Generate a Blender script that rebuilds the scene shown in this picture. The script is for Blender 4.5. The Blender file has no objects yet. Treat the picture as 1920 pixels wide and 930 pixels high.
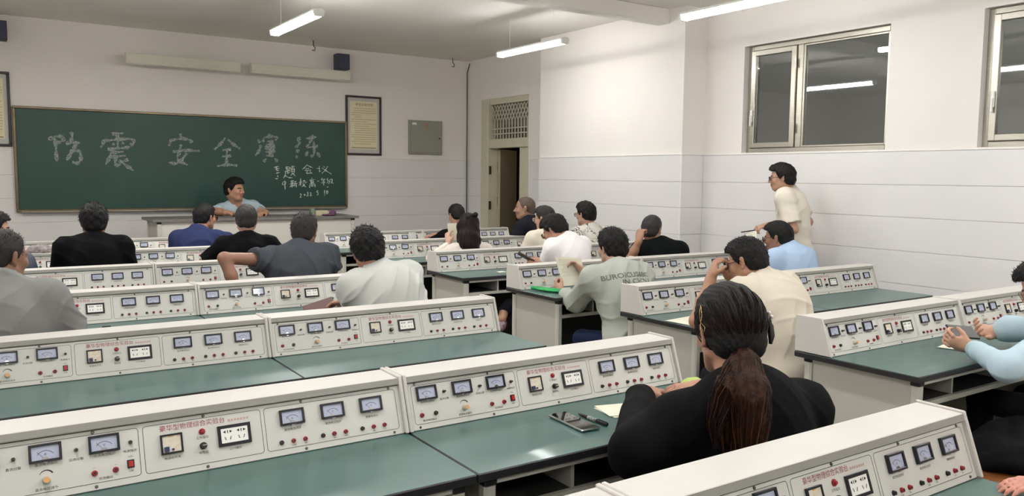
import bpy, bmesh, math, random, time
import numpy as np
from mathutils import Vector, Matrix
S = bpy.context.scene
COL = S.collection
PI = math.pi

# ---------------------------------------------------------------- camera
cam_data = bpy.data.cameras.new('camera')
cam = bpy.data.objects.new('camera', cam_data)
COL.objects.link(cam)
S.camera = cam
cam_data.sensor_width = 36.0
cam_data.lens = 28.376
cam_data.clip_start = 0.05
r2 = Vector((0.83114134, -0.55597135, 0.00999596))
u2 = Vector((0.04072063, 0.07878315, 0.99605976))
fw = Vector((0.55456821, 0.82745941, -0.08811944))
M3 = Matrix((r2, u2, -fw)).transposed()
cam.matrix_world = Matrix.Translation((-1.0727, -1.0640, 1.5873)) @ M3.to_4x4()

# ---------------------------------------------------------------- world (night outside)
w = bpy.data.worlds.new('night_sky')
S.world = w
w.use_nodes = True
bg = w.node_tree.nodes['Background']
bg.inputs[0].default_value = (0.026, 0.026, 0.024, 1)
bg.inputs[1].default_value = 1.0

# ---------------------------------------------------------------- exposure and sampling aids
vs = S.view_settings
vs.view_transform = 'Standard'
vs.look = 'None'
vs.gamma = 1.0
vs.use_curve_mapping = False
vs.exposure = 1.76
LAMP_POWER = 21.0
S.cycles.use_denoising = True
try:
    S.cycles.denoiser = 'OPENIMAGEDENOISE'
except Exception:
    pass
S.cycles.max_bounces = 8
S.cycles.diffuse_bounces = 5
S.cycles.glossy_bounces = 4
S.cycles.transmission_bounces = 6
S.cycles.caustics_reflective = False
S.cycles.caustics_refractive = False
S.cycles.sample_clamp_indirect = 6.0

# ---------------------------------------------------------------- materials
def lin(c):
    out = []
    for v in c[:3]:
        v = v / 255.0
        out.append(v / 12.92 if v <= 0.04045 else ((v + 0.055) / 1.055) ** 2.4)
    return (out[0], out[1], out[2], 1.0)

MATS = {}
def mat(name, color=(200, 200, 200), rough=0.5, metal=0.0, noise=0.0, nscale=8.0, bump=0.0, bscale=60.0,
        spec=0.5, emit=0.0, ecol=None, coat=0.0, stretch=None, color2=None, sheen=0.0, sss=0.0):
    if name in MATS:
        return MATS[name]
    m = bpy.data.materials.new(name)
    m.use_nodes = True
    nt = m.node_tree
    b = nt.nodes['Principled BSDF']
    b.inputs['Base Color'].default_value = lin(color)
    b.inputs['Roughness'].default_value = rough
    b.inputs['Metallic'].default_value = metal
    b.inputs['Specular IOR Level'].default_value = spec
    if coat:
        b.inputs['Coat Weight'].default_value = coat
        b.inputs['Coat Roughness'].default_value = 0.05
    if sheen:
        b.inputs['Sheen Weight'].default_value = sheen
    if sss:
        b.inputs['Subsurface Weight'].default_value = sss
        b.inputs['Subsurface Radius'].default_value = (0.012, 0.005, 0.003)
        b.inputs['Subsurface Scale'].default_value = 1.0
    if emit:
        b.inputs['Emission Color'].default_value = lin(ecol or color)
        b.inputs['Emission Strength'].default_value = emit
    tc = None
    if noise or bump or color2:
        tc = nt.nodes.new('ShaderNodeTexCoord')
        mp = nt.nodes.new('ShaderNodeMapping')
        nt.links.new(tc.outputs['Object'], mp.inputs['Vector'])
        if stretch:
            mp.inputs['Scale'].default_value = stretch
    if noise or color2:
        n = nt.nodes.new('ShaderNodeTexNoise')
        n.inputs['Scale'].default_value = nscale
        n.inputs['Detail'].default_value = 6.0
        nt.links.new(mp.outputs[0], n.inputs['Vector'])
        cr = nt.nodes.new('ShaderNodeValToRGB')
        c1 = lin(color)
        c0 = lin(color2) if color2 else tuple(x * (1 - noise) for x in c1[:3]) + (1,)
        cr.color_ramp.elements[0].position = 0.32
        cr.color_ramp.elements[1].position = 0.68
        cr.color_ramp.elements[0].color = c0
        cr.color_ramp.elements[1].color = c1
        nt.links.new(n.outputs['Fac'], cr.inputs[0])
        nt.links.new(cr.outputs[0], b.inputs['Base Color'])
    if bump:
        n2 = nt.nodes.new('ShaderNodeTexNoise')
        n2.inputs['Scale'].default_value = bscale
        n2.inputs['Detail'].default_value = 5.0
        nt.links.new(mp.outputs[0], n2.inputs['Vector'])
        bp = nt.nodes.new('ShaderNodeBump')
        bp.inputs['Strength'].default_value = bump
        bp.inputs['Distance'].default_value = 0.01
        nt.links.new(n2.outputs['Fac'], bp.inputs['Height'])
        nt.links.new(bp.outputs[0], b.inputs['Normal'])
    MATS[name] = m
    return m

M_WALL = mat('wall_paint', (233, 228, 223), 0.62, noise=0.04, nscale=1.4, bump=0.03, bscale=90)
M_CEIL = mat('ceiling_paint', (238, 233, 226), 0.8, noise=0.05, nscale=0.9)
M_DADO = mat('glazed_dado', (226, 224, 223), 0.3, noise=0.02, nscale=2.0, coat=0.1)
M_FLOOR = mat('terrazzo', (160, 156, 148), 0.35, noise=0.25, nscale=60)
M_BOARD = mat('green_chalkboard', (32, 74, 64), 0.42, nscale=1.6, color2=(27, 64, 56), bump=0.02, bscale=200)
M_BRONZE = mat('bronze_aluminium', (128, 114, 92), 0.35, metal=0.75, noise=0.2, nscale=12)
M_STEEL = mat('brushed_steel', (186, 182, 170), 0.3, metal=0.9, noise=0.12, nscale=6, stretch=(1, 1, 14))
M_CREAM = mat('cream_paint', (206, 202, 178), 0.45, noise=0.05, nscale=5)
M_TAUPE = mat('door_leaf_taupe', (176, 164, 134), 0.5, noise=0.12, nscale=9, stretch=(1, 1, 0.1))
M_DARK = mat('black_plastic', (26, 26, 28), 0.45)
M_SPEAK = mat('speaker_navy', (60, 62, 76), 0.6, noise=0.15, nscale=200)
M_FRAMEW = mat('dark_rosewood', (44, 30, 32), 0.35, noise=0.25, nscale=20, stretch=(1, 1, 0.1))
M_PAPERY = mat('yellowed_print_paper', (225, 216, 180), 0.6, noise=0.04, nscale=10)
M_MOUNT = mat('silver_mount', (190, 188, 182), 0.5)
M_INK = mat('print_ink_black', (52, 48, 44), 0.7)
M_BOXG = mat('cabinet_grey_enamel', (150, 150, 138), 0.45, noise=0.05, nscale=4)
M_WHITEP = mat('white_plastic', (232, 231, 226), 0.35)
M_LAMPB = mat('off_white_housing', (222, 219, 203), 0.22, coat=0.4)
M_ENAMEL = mat('console_enamel', (204, 200, 194), 0.5, noise=0.03, nscale=5, spec=.35)
M_ENAMEL2 = mat('console_lip_grey', (146, 144, 137), 0.35)
M_FACE = mat('console_face', (212, 210, 203), 0.42, noise=0.03, nscale=4, spec=.4)
M_LINE = mat('printed_line', (58, 66, 58), 0.5)
M_REDINK = mat('printed_red', (150, 52, 52), 0.5)
M_REDINK2 = mat('printed_pink', (196, 160, 150), 0.5)
M_TOP = mat('worktop_green', (72, 104, 99), 0.34, noise=0.10, nscale=5.0, coat=0.1)
M_EDGE = mat('worktop_edge', (40, 40, 42), 0.4)
M_POST = mat('aluminium_post', (206, 205, 194), 0.35, metal=0.15)
M_PANEL = mat('bench_side_panel', (190, 186, 178), 0.4, noise=0.03, nscale=4)
M_BACKP = mat('bench_back_panel', (56, 54, 53), 0.6, noise=0.05, nscale=4)
M_METERF = mat('meter_frame', (22, 22, 30), 0.3)
M_DIAL = mat('meter_dial', (184, 190, 212), 0.3, coat=.4, noise=0.05, nscale=30)
M_REDJ = mat('red_jack', (150, 30, 36), 0.4)
M_BLKJ = mat('black_jack', (30, 30, 30), 0.35)
M_KNOB = mat('grey_knob', (196, 188, 172), 0.3)
M_ORANGE = mat('orange_knob_cap', (226, 170, 110), 0.4)
M_SCREW = mat('screw_steel', (110, 108, 98), 0.35, metal=0.8)
M_REDSW = mat('red_rocker', (176, 28, 32), 0.3, coat=0.5)
M_BREAK = mat('breaker_body', (228, 224, 210), 0.4, color2=(214, 196, 170), nscale=70)
M_BLUE = mat('breaker_lever', (44, 52, 92), 0.35)
M_SOCKET = mat('socket_white', (246, 244, 238), 0.25, coat=0.3)
M_WOOD = mat('stool_wood', (122, 76, 36), 0.4, noise=0.35, nscale=14, stretch=(1, 0.12, 1))
M_STOOLM = mat('stool_leg_steel', (70, 70, 72), 0.4, metal=0.6)
M_PAPER = mat('paper_cream', (238, 234, 214), 0.6, noise=0.02, nscale=20)
M_GLASSBLK = mat('phone_glass', (16, 16, 20), 0.06, coat=1.0)
M_CHROME = mat('chrome_edge', (206, 206, 206), 0.15, metal=1.0)

def glass_mat():
    m = bpy.data.materials.new('window_glass')
    m.use_nodes = True
    b = m.node_tree.nodes['Principled BSDF']
    b.inputs['Base Color'].default_value = (0.9, 0.93, 0.92, 1)
    b.inputs['Roughness'].default_value = 0.015
    b.inputs['IOR'].default_value = 1.9
    b.inputs['Transmission Weight'].default_value = 1.0
    return m
M_GLASS = glass_mat()

def chalk_mat():
    m = bpy.data.materials.new('chalk_stroke')
    m.use_nodes = True
    nt = m.node_tree
    b = nt.nodes['Principled BSDF']
    b.inputs['Base Color'].default_value = lin((206, 214, 206))
    b.inputs['Roughness'].default_value = 0.95
    tc = nt.nodes.new('ShaderNodeTexCoord')
    n = nt.nodes.new('ShaderNodeTexNoise')
    n.inputs['Scale'].default_value = 55
    n.inputs['Detail'].default_value = 8
    nt.links.new(tc.outputs['Object'], n.inputs['Vector'])
    cr = nt.nodes.new('ShaderNodeValToRGB')
    cr.color_ramp.elements[0].position = 0.36
    cr.color_ramp.elements[1].position = 0.66
    cr.color_ramp.elements[0].color = (0.22, 0.22, 0.22, 1)
    cr.color_ramp.elements[1].color = (0.50, 0.50, 0.50, 1)
    nt.links.new(n.outputs['Fac'], cr.inputs[0])
    nt.links.new(cr.outputs[0], b.inputs['Alpha'])
    return m
M_CHALK = chalk_mat()
M_CHALK2 = mat('chalk_thin', (196, 206, 196), 0.95)

# ---------------------------------------------------------------- mesh helpers
class MB:
    """collects simple shapes and links them as ONE mesh object"""
    def __init__(self):
        self.v = []; self.f = []; self.mi = []; self.mats = []
    def _m(self, m):
        if m not in self.mats:
            self.mats.append(m)
        return self.mats.index(m)
    def add(self, verts, faces, m):
        o = len(self.v); k = self._m(m)
        self.v += [tuple(p) for p in verts]
        self.f += [tuple(i + o for i in f) for f in faces]
        self.mi += [k] * len(faces)
        return self
    def box(self, x0, x1, y0, y1, z0, z1, m, T=None):
        vs_ = [(x, y, z) for x in (x0, x1) for y in (y0, y1) for z in (z0, z1)]
        if T: vs_ = [T(*p) for p in vs_]
        return self.add(vs_, [(0, 1, 3, 2), (4, 6, 7, 5), (0, 4, 5, 1), (2, 3, 7, 6), (0, 2, 6, 4), (1, 5, 7, 3)], m)
    def prism(self, pts, h0, h1, m, axis='x', T=None):
        n = len(pts)
        def mk(p, h):
            q = {'x': (h, p[0], p[1]), 'y': (p[0], h, p[1]), 'z': (p[0], p[1], h)}[axis]
            return T(*q) if T else q
        vs_ = [mk(p, h0) for p in pts] + [mk(p, h1) for p in pts]
        fs = [tuple(range(n)), tuple(range(2 * n - 1, n - 1, -1))]
        fs += [(i, (i + 1) % n, n + (i + 1) % n, n + i) for i in range(n)]
        return self.add(vs_, fs, m)
    def cyl(self, c, r, h, m, n=12, axis='z', r2=None, T=None):
        r2 = r if r2 is None else r2
        pts = []
        for k, (rr, hh) in enumerate(((r, 0), (r2, h))):
            for i in range(n):
                a = 2 * PI * i / n
                u, v_ = rr * math.cos(a), rr * math.sin(a)
                p = {'z': (c[0] + u, c[1] + v_, c[2] + hh), 'y': (c[0] + u, c[1] + hh, c[2] + v_),
                     'x': (c[0] + hh, c[1] + u, c[2] + v_)}[axis]
                pts.append(T(*p) if T else p)
        fs = [tuple(range(n)), tuple(range(2 * n - 1, n - 1, -1))] + [(i, (i + 1) % n, n + (i + 1) % n, n + i) for i in range(n)]
        return self.add(pts, fs, m)
    def bar(self, a, b, w, h, m, up=(0, 0, 1)):
        a = Vector(a); b = Vector(b); d = (b - a).normalized()
        s = d.cross(Vector(up))
        if s.length < 1e-5: s = d.cross(Vector((1, 0, 0)))
        s.normalize(); t = s.cross(d).normalized()
        vs_ = [p + s * (i * w / 2) + t * (j * h / 2) for p in (a, b) for i in (-1, 1) for j in (-1, 1)]
        return self.add(vs_, [(0, 1, 3, 2), (4, 6, 7, 5), (0, 4, 5, 1), (2, 3, 7, 6), (0, 2, 6, 4), (1, 5, 7, 3)], m)
    def tube(self, pts, r, m, n=8, closed=False):
        pts = [Vector(p) for p in pts]; N = len(pts)
        rs = r if isinstance(r, (list, tuple)) else [r] * N
        ring = []; prev = None
        for i, p in enumerate(pts):
            d = (pts[(i + 1) % N] - pts[i - 1]) if closed else (pts[min(i + 1, N - 1)] - pts[max(i - 1, 0)])
            d.normalize()
            if prev is None:
                s = d.orthogonal().normalized()
            else:
                s = (prev - d * prev.dot(d)).normalized()
            prev = s; t = d.cross(s)
            ring.append([p + s * (rs[i] * math.cos(2 * PI * k / n)) + t * (rs[i] * math.sin(2 * PI * k / n)) for k in range(n)])
        vs_ = [q for rg in ring for q in rg]; fs = []
        for i in range(N if closed else N - 1):
            j = (i + 1) % N
            fs += [(i * n + k, i * n + (k + 1) % n, j * n + (k + 1) % n, j * n + k) for k in range(n)]
        if not closed:
            fs += [tuple(range(n - 1, -1, -1)), tuple((N - 1) * n + k for k in range(n))]
        return self.add(vs_, fs, m)
    def mesh(self, name, bevel=0.0, smooth=False, seg=1):
        me = bpy.data.meshes.new(name)
        me.from_pydata(self.v, [], self.f)
        for m in self.mats: me.materials.append(m)
        me.polygons.foreach_set('material_index', self.mi)
        bm = bmesh.new(); bm.from_mesh(me)
        bmesh.ops.recalc_face_normals(bm, faces=bm.faces)
        if bevel:
            es = [e for e in bm.edges if len(e.link_faces) == 2 and e.calc_face_angle(0) > 0.6]
            bmesh.ops.bevel(bm, geom=es, offset=bevel, segments=seg, affect='EDGES', profile=0.5)
        bm.to_mesh(me); bm.free()
        if smooth:
            me.polygons.foreach_set('use_smooth', [True] * len(me.polygons))
        me.update()
        return me
    def build(self, name, parent=None, bevel=0.0, smooth=False, seg=1, loc=None):
        o = bpy.data.objects.new(name, self.mesh(name, bevel, smooth, seg))
        COL.objects.link(o)
        if parent: o.parent = parent
        if loc is not None: o.location = loc
        return o

def tag(o, label=None, cat=None, group=None, kind=None):
    if label: o['label'] = label
    if cat: o['category'] = cat
    if group: o['group'] = group
    if kind: o['kind'] = kind
    return o
def empty(name, loc=(0, 0, 0), rz=0.0):
    o = bpy.data.objects.new(name, None)
    o.empty_display_size = 0.1
    COL.objects.link(o); o.location = loc; o.rotation_euler = (0, 0, rz)
    return o
def kids(o):
    return [c for c in KID.get(o.name, [])]
KID = {}
def copy_tree(src, tree):
    """tree = nested list [(obj, [children])]; copies with obj.copy()"""
    c = src.copy(); COL.objects.link(c)
    for ch, sub in tree:
        d = copy_tree(ch, sub)
        d.parent = c
    return c
def tree_of(o):
    return [(ch, tree_of(ch)) for ch in list(o.children)]

_txt_cache = {}
def text_polys(s, size, align='CENTER', res=1, off=0.0):
    """flat text as (verts2d, faces), centred on x"""
    key = (s, size, align, res, off)
    if key in _txt_cache: return _txt_cache[key]
    cu = bpy.data.curves.new('t', 'FONT')
    cu.body = s; cu.size = size; cu.align_x = align; cu.align_y = 'CENTER'
    cu.resolution_u = res; cu.offset = off
    o = bpy.data.objects.new('t', cu); COL.objects.link(o)
    dg = bpy.context.evaluated_depsgraph_get()
    me = bpy.data.meshes.new_from_object(o.evaluated_get(dg))
    vs_ = [(v.co.x, v.co.y) for v in me.vertices]; fs = [tuple(p.vertices) for p in me.polygons]
    bpy.data.objects.remove(o); bpy.data.curves.remove(cu); bpy.data.meshes.remove(me)
    _txt_cache[key] = (vs_, fs)
    return vs_, fs
def put_text(mb, s, size, m, F, cx, cy, n=0.0, align='CENTER', sx=1.0, res=1):
    vs_, fs = text_polys(s, size, align, res)
    mb.add([F(cx + a * sx, cy + b, n) for a, b in vs_], fs, m)

# ---------------------------------------------------------------- the room
XR, XC, YF, ZC = 5.33, 5.01, 9.75, 3.33
XL, YB = -3.6, -4.2
tag(MB().box(XL - .2, 7.6, YB - .2, YF + 1.2, -0.1, 0.0, M_FLOOR).build('floor'), kind='structure')
tag(MB().box(XL - .2, XR + .3, YB - .2, YF + .2, ZC, ZC + 0.12, M_CEIL).build('ceiling'), kind='structure')
tag(MB().box(XL - .2, XC, 5.12, 5.28, ZC - 0.15, ZC - 0.001, M_CEIL).build('trim_1', bevel=0.006), kind='structure')
wf = tag(MB().box(XL - .2, XR + .3, YF, YF + 0.2, 0.0, ZC, M_WALL).build('wall_front'), kind='structure')
wl = tag(MB().box(XL - .2, XL, YB, YF, 0.0, ZC, M_WALL).build('wall_left'), kind='structure')
wb = tag(MB().box(XL - .2, XR + .3, YB - .2, YB, 0.0, ZC, M_WALL).build('wall_back'), kind='structure')
WIN = [(2.875, 4.40), (0.60, 2.125)]
WZ0, WZ1 = 1.845, 2.885
mb = MB()
T_ = 0.24
ycur = YB
for y0, y1 in sorted(WIN):
    mb.box(XR, XR + T_, ycur, y0, 0, ZC, M_WALL)
    mb.box(XR, XR + T_, y0, y1, 0, WZ0, M_WALL)
    mb.box(XR, XR + T_, y0, y1, WZ1, ZC, M_WALL)
    ycur = y1
mb.box(XR, XR + T_, ycur, 4.9, 0, ZC, M_WALL)
mb.box(XC, XR + T_, 4.9, 7.4, 0, ZC, M_WALL)
DY0, DY1, DZ = 8.10, 9.32, 2.72
mb.box(XR, XR + T_, 7.4, DY0, 0, ZC, M_WALL)
mb.box(XR, XR + T_, DY1, YF, 0, ZC, M_WALL)
mb.box(XR, XR + T_, DY0, DY1, DZ, ZC, M_WALL)
wr = tag(mb.build('wall_right'), kind='structure')

# glazed dado courses, each course a piece of its wall
courses = [(0.02, 0.448), (0.452, 0.728), (0.732, 1.003), (1.007, 1.281), (1.285, 1.549), (1.553, 1.826)]
for z0, z1 in courses:
    MB().box(XL, XR, YF - 0.008, YF, z0, z1, M_DADO).build('wall_panel', wf, bevel=0.0015)
    MB().box(XR - 0.008, XR, YB, 4.892, z0, z1, M_DADO).build('wall_panel', wr, bevel=0.0015)
    MB().box(XC - 0.008, XC, 4.892, 7.4, z0, z1, M_DADO).build('wall_panel', wr, bevel=0.0015)
    MB().box(XC - 0.008, XR - 0.008, 4.892, 4.90, z0, z1, M_DADO).build('wall_panel', wr, bevel=0.0015)
    MB().box(XR - 0.008, XR, 7.408, DY0 - 0.03, z0, z1, M_DADO).build('wall_panel', wr, bevel=0.0015)
    MB().box(XR - 0.008, XR, DY1 + 0.02, YF - 0.01, z0, z1, M_DADO).build('wall_panel', wr, bevel=0.0015)
    MB().box(XL, XL + 0.008, YB, YF - 0.01, z0, z1, M_DADO).build('wall_panel', wl, bevel=0.0015)
cap = MB()
cap.box(XL, XR, YF - 0.012, YF, 1.828, 1.838, M_WHITEP)
cap.box(XR - 0.012, XR, YB, 4.888, 1.828, 1.838, M_WHITEP)
cap.box(XC - 0.012, XC, 4.888, 7.4, 1.828, 1.838, M_WHITEP)
cap.box(XC - 0.012, XR - 0.012, 4.888, 4.90, 1.828, 1.838, M_WHITEP)
cap.box(XR - 0.012, XR, 7.41, DY0 - 0.03, 1.828, 1.838, M_WHITEP)
cap.box(XR - 0.012, XR, DY1 + 0.02, YF - 0.012, 1.828, 1.838, M_WHITEP)
tag(cap.build('trim_2'), kind='structure')
tag(MB().box(XC - 0.014, XC + 0.004, 4.886, 4.902, 0, ZC - .2, M_WHITEP).build('trim_3', bevel=0.003), kind='structure')
# corridor beyond the door
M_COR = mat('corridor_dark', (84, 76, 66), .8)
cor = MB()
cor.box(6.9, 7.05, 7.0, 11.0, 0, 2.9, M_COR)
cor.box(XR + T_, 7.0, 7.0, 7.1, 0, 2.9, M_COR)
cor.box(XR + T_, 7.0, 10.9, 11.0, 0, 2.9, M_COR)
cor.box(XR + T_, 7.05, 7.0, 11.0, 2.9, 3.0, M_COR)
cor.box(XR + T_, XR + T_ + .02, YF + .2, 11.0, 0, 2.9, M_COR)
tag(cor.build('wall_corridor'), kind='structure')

# ---- windows on the right wall
def window(n, y0, y1):
    t = empty('window_%d' % n, (XR + 0.10, y1, WZ0)); t['kind'] = 'structure'
    W_, H = y1 - y0, WZ1 - WZ0
    def L(yy): return yy - y1        # local y
    mb = MB()
    fx0, fx1 = -0.03, 0.05; e = 0.045
    mb.box(fx0, fx1, L(y0), L(y0) + e, 0, H, M_STEEL); mb.box(fx0, fx1, -e, 0, 0, H, M_STEEL)
    mb.box(fx0, fx1, L(y0) + e, -e, 0, e, M_STEEL); mb.box(fx0, fx1, L(y0) + e, -e, H - e, H, M_STEEL)
    ym = -0.60
    mb.box(fx0, fx1, ym - 0.03, ym + 0.03, e, H - e, M_STEEL)
    mb.build('window_frame', t, bevel=0.004)
    # casement sash next to the blackboard end
    mb = MB(); s0, s1 = ym + 0.034, -e - 0.004; x0, x1 = -0.052, 0.0; q = 0.05
    z0, z1 = e + 0.004, H - e - 0.004
    mb.box(x0, x1, s0, s0 + q, z0, z1, M_STEEL); mb.box(x0, x1, s1 - q, s1, z0, z1, M_STEEL)
    mb.box(x0, x1, s0 + q, s1 - q, z0, z0 + q, M_STEEL); mb.box(x0, x1, s0 + q, s1 - q, z1 - q, z1, M_STEEL)
    sa = mb.build('window_sash', t, bevel=0.004)
    MB().box(-0.03, -0.024, s0 + q - .005, s1 - q + .005, z0 + q - .005, z1 - q + .005, M_GLASS).build('pane', sa)
    h = MB().box(-0.068, -0.052, s1 - 0.04, s1 - 0.012, 0.30, 0.42, M_WHITEP)
    h.box(-0.082, -0.066, s1 - 0.034, s1 - 0.018, 0.26, 0.37, M_WHITEP)
    h.build('window_handle', sa, bevel=0.004)
    for zz in (0.18, H - 0.26):
        MB().cyl((-0.058, s0 - 0.004, zz), 0.008, 0.09, M_STEEL, n=10).build('hinge', sa)
    MB().box(0.0, 0.006, L(y0) + e - .004, ym - 0.03 + .004, e - .004, H - e + .004, M_GLASS).build('pane', t)
    # bead round the fixed pane
    mb = MB(); a, b = L(y0) + e, ym - 0.03; z0, z1 = e, H - e; q = 0.018
    mb.box(-0.02, 0.0, a, a + q, z0, z1, M_STEEL); mb.box(-0.02, 0.0, b - q, b, z0, z1, M_STEEL)
    mb.box(-0.02, 0.0, a + q, b - q, z0, z0 + q, M_STEEL); mb.box(-0.02, 0.0, a + q, b - q, z1 - q, z1, M_STEEL)
    mb.build('glazing_bead', t, bevel=0.003)
    # night yard wall far behind
for i, (a, b) in enumerate(WIN): window(i + 1, a, b)

# ---- door with transom lattice
dr = empty('door_1', (XR, DY0, 0)); dr['kind'] = 'structure'
fr = MB()
H = DZ; Wd = DY1 - DY0; e = 0.09
fr.box(0.0, 0.14, 0, 0.03, 0, H, M_CREAM)
fr.box(-0.02, 0.16, Wd - 0.20, Wd, 0, H, M_CREAM)
fr.box(0.0, 0.14, 0.03, Wd - 0.20, H - 0.09, H, M_CREAM)
fr.box(0.0, 0.14, 0.03, Wd - 0.20, 2.0, 2.13, M_CREAM)
fr.build('door_frame', dr, bevel=0.006)
# transom lattice of slim bars
y0, y1, z0, z1 = 0.03, Wd - 0.20, 2.13, H - 0.09
nb = 13; st = (y1 - y0) / nb; zm = z1 - 0.24
for i in range(1, nb):
    MB().box(0.04, 0.055, y0 + i * st - 0.006, y0 + i * st + 0.006, z0, zm, M_CREAM).build('lattice_bar', dr)
for zz in (z0 + 0.075, z0 + 0.15):
    MB().box(0.04, 0.058, y0, y1, zz - 0.007, zz + 0.007, M_CREAM).build('lattice_bar', dr)
for i in range(nb + 1):
    for sg in (-1, 1):
        a = y0 + i * st; b = a + sg * 2 * st
        za, zb = zm, z1
        if b < y0: zb = zm + (z1 - zm) * (a - y0) / (a - b) if a != b else z1; b = y0
        if b > y1: zb = zm + (z1 - zm) * (y1 - a) / (b - a); b = y1
        if abs(b - a) > 0.01:
            MB().bar((0.047, a, za), (0.047, b, zb), 0.011, 0.012, M_CREAM, up=(1, 0, 0)).build('lattice_bar', dr)
MB().box(0.10, 0.105, y0, y1, z0, z1, M_GLASS).build('pane', dr)
# closed slim leaf at the right, wide leaf swung outward
MB().box(0.03, 0.07, 0.03, 0.27, 0.01, 1.998, M_CREAM).build('door_leaf', dr, bevel=0.004)
lf = MB().box(0.0, 0.72, -0.04, 0.0, 0.01, 1.99, M_TAUPE).build('door_leaf', dr, bevel=0.003, loc=(0.14, Wd - 0.22, 0))
lf.rotation_euler = (0, 0, math.radians(36))
for zz in (0.35, 1.10, 1.62):
    MB().box(-0.006, 0.03, Wd - 0.215, Wd - 0.195, zz, zz + 0.12, M_BRONZE).build('hinge', dr)
    MB().box(0.145, 0.17, Wd - 0.225, Wd - 0.20, zz + .06, zz + 0.18, M_BRONZE).build('hinge', dr)

# ---- teacher's platform
tag(MB().box(-0.4, 4.2, 8.0, YF - 0.01, 0, 0.17, M_FLOOR).build('platform', bevel=0.008), kind='structure')

# ---- chalkboard with its writing
bx0, bx1, bz0, bz1 = -0.65, 3.345, 1.125, 2.33
t = empty('chalkboard', (bx0, YF, bz0))
tag(t, 'long green chalkboard with chalk handwriting on the front wall', 'chalkboard')
Wb, Hb = bx1 - bx0, bz1 - bz0
MB().box(0.02, Wb - 0.02, -0.035, -0.01, 0.02, Hb - 0.02, M_BOARD).build('board_surface', t)
fr = MB()
fr.box(0, Wb, -0.05, -0.001, 0, 0.032, M_BRONZE); fr.box(0, Wb, -0.05, -0.001, Hb - 0.028, Hb, M_BRONZE)
fr.box(0, 0.032, -0.05, -0.001, 0.032, Hb - 0.028, M_BRONZE); fr.box(Wb - 0.032, Wb, -0.05, -0.001, 0.032, Hb - 0.028, M_BRONZE)
fr.build('board_frame', t, bevel=0.006)
MB().box(0.05, Wb - 0.05, -0.10, -0.05, -0.004, 0.012, M_STEEL).build('chalk_tray', t, bevel=0.003)
CHALK_BIG = """-306,1961 -212,2003 -144,1996 -154,1947 -215,1926|-233,1973 -231,1839 -226,1708|-65,2057 -58,1999 -81,1930|-130,1919 -60,1934 17,1927|-23,1912 -73,1814 -128,1725|-95,1823 -20,1844 23,1826 23,1728 -17,1688 -68,1707
359,2047 487,2062|275,1971 240,1881|266,1961 402,1985 587,2001 608,1951 557,1920|422,2045 421,1886|364,1934 391,1923|465,1947 492,1934|308,1863 509,1888 556,1904|362,1870 332,1774 284,1683|361,1824 480,1841|341,1774 507,1794|396,1775 383,1665 448,1692|533,1748 449,1716|431,1736 503,1677 589,1613
1135,2082 1144,2041|1025,2006 1003,1923|1034,1996 1163,2025 1272,2004 1251,1965|1041,1855 1199,1880 1364,1870|1141,1947 1123,1853 1081,1753 1215,1692|1208,1845 1146,1750 1076,1702 988,1722
1683,2049 1619,1962 1545,1896|1714,2029 1797,1956 1871,1915|1648,1892 1754,1901|1701,1889 1691,1706|1636,1806 1752,1822|1571,1683 1697,1707 1830,1694
2100,2042 2126,1999|2064,1829 2124,1905 2139,1967|2245,2128 2256,2098|2178,2056 2166,2011|2178,2066 2300,2093 2363,2073 2333,2039|2221,2017 2310,2025|2210,1980 2208,1914 2320,1928 2316,1983 2210,1980|2209,1947 2316,1954|2261,2019 2258,1833|2197,1880 2331,1892|2207,1832 2307,1839|2206,1792 2172,1747|2318,1799 2362,1755
2676,2095 2629,2037 2675,2016 2605,1947|2604,1890 2662,1914|2603,1823 2638,1828|2757,2075 2899,2103|2852,2135 2803,2009 2756,1951 2921,1978|2863,2045 2868,1851 2813,1839|2779,1906 2743,1837|2909,1898 2948,1826"""
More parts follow.
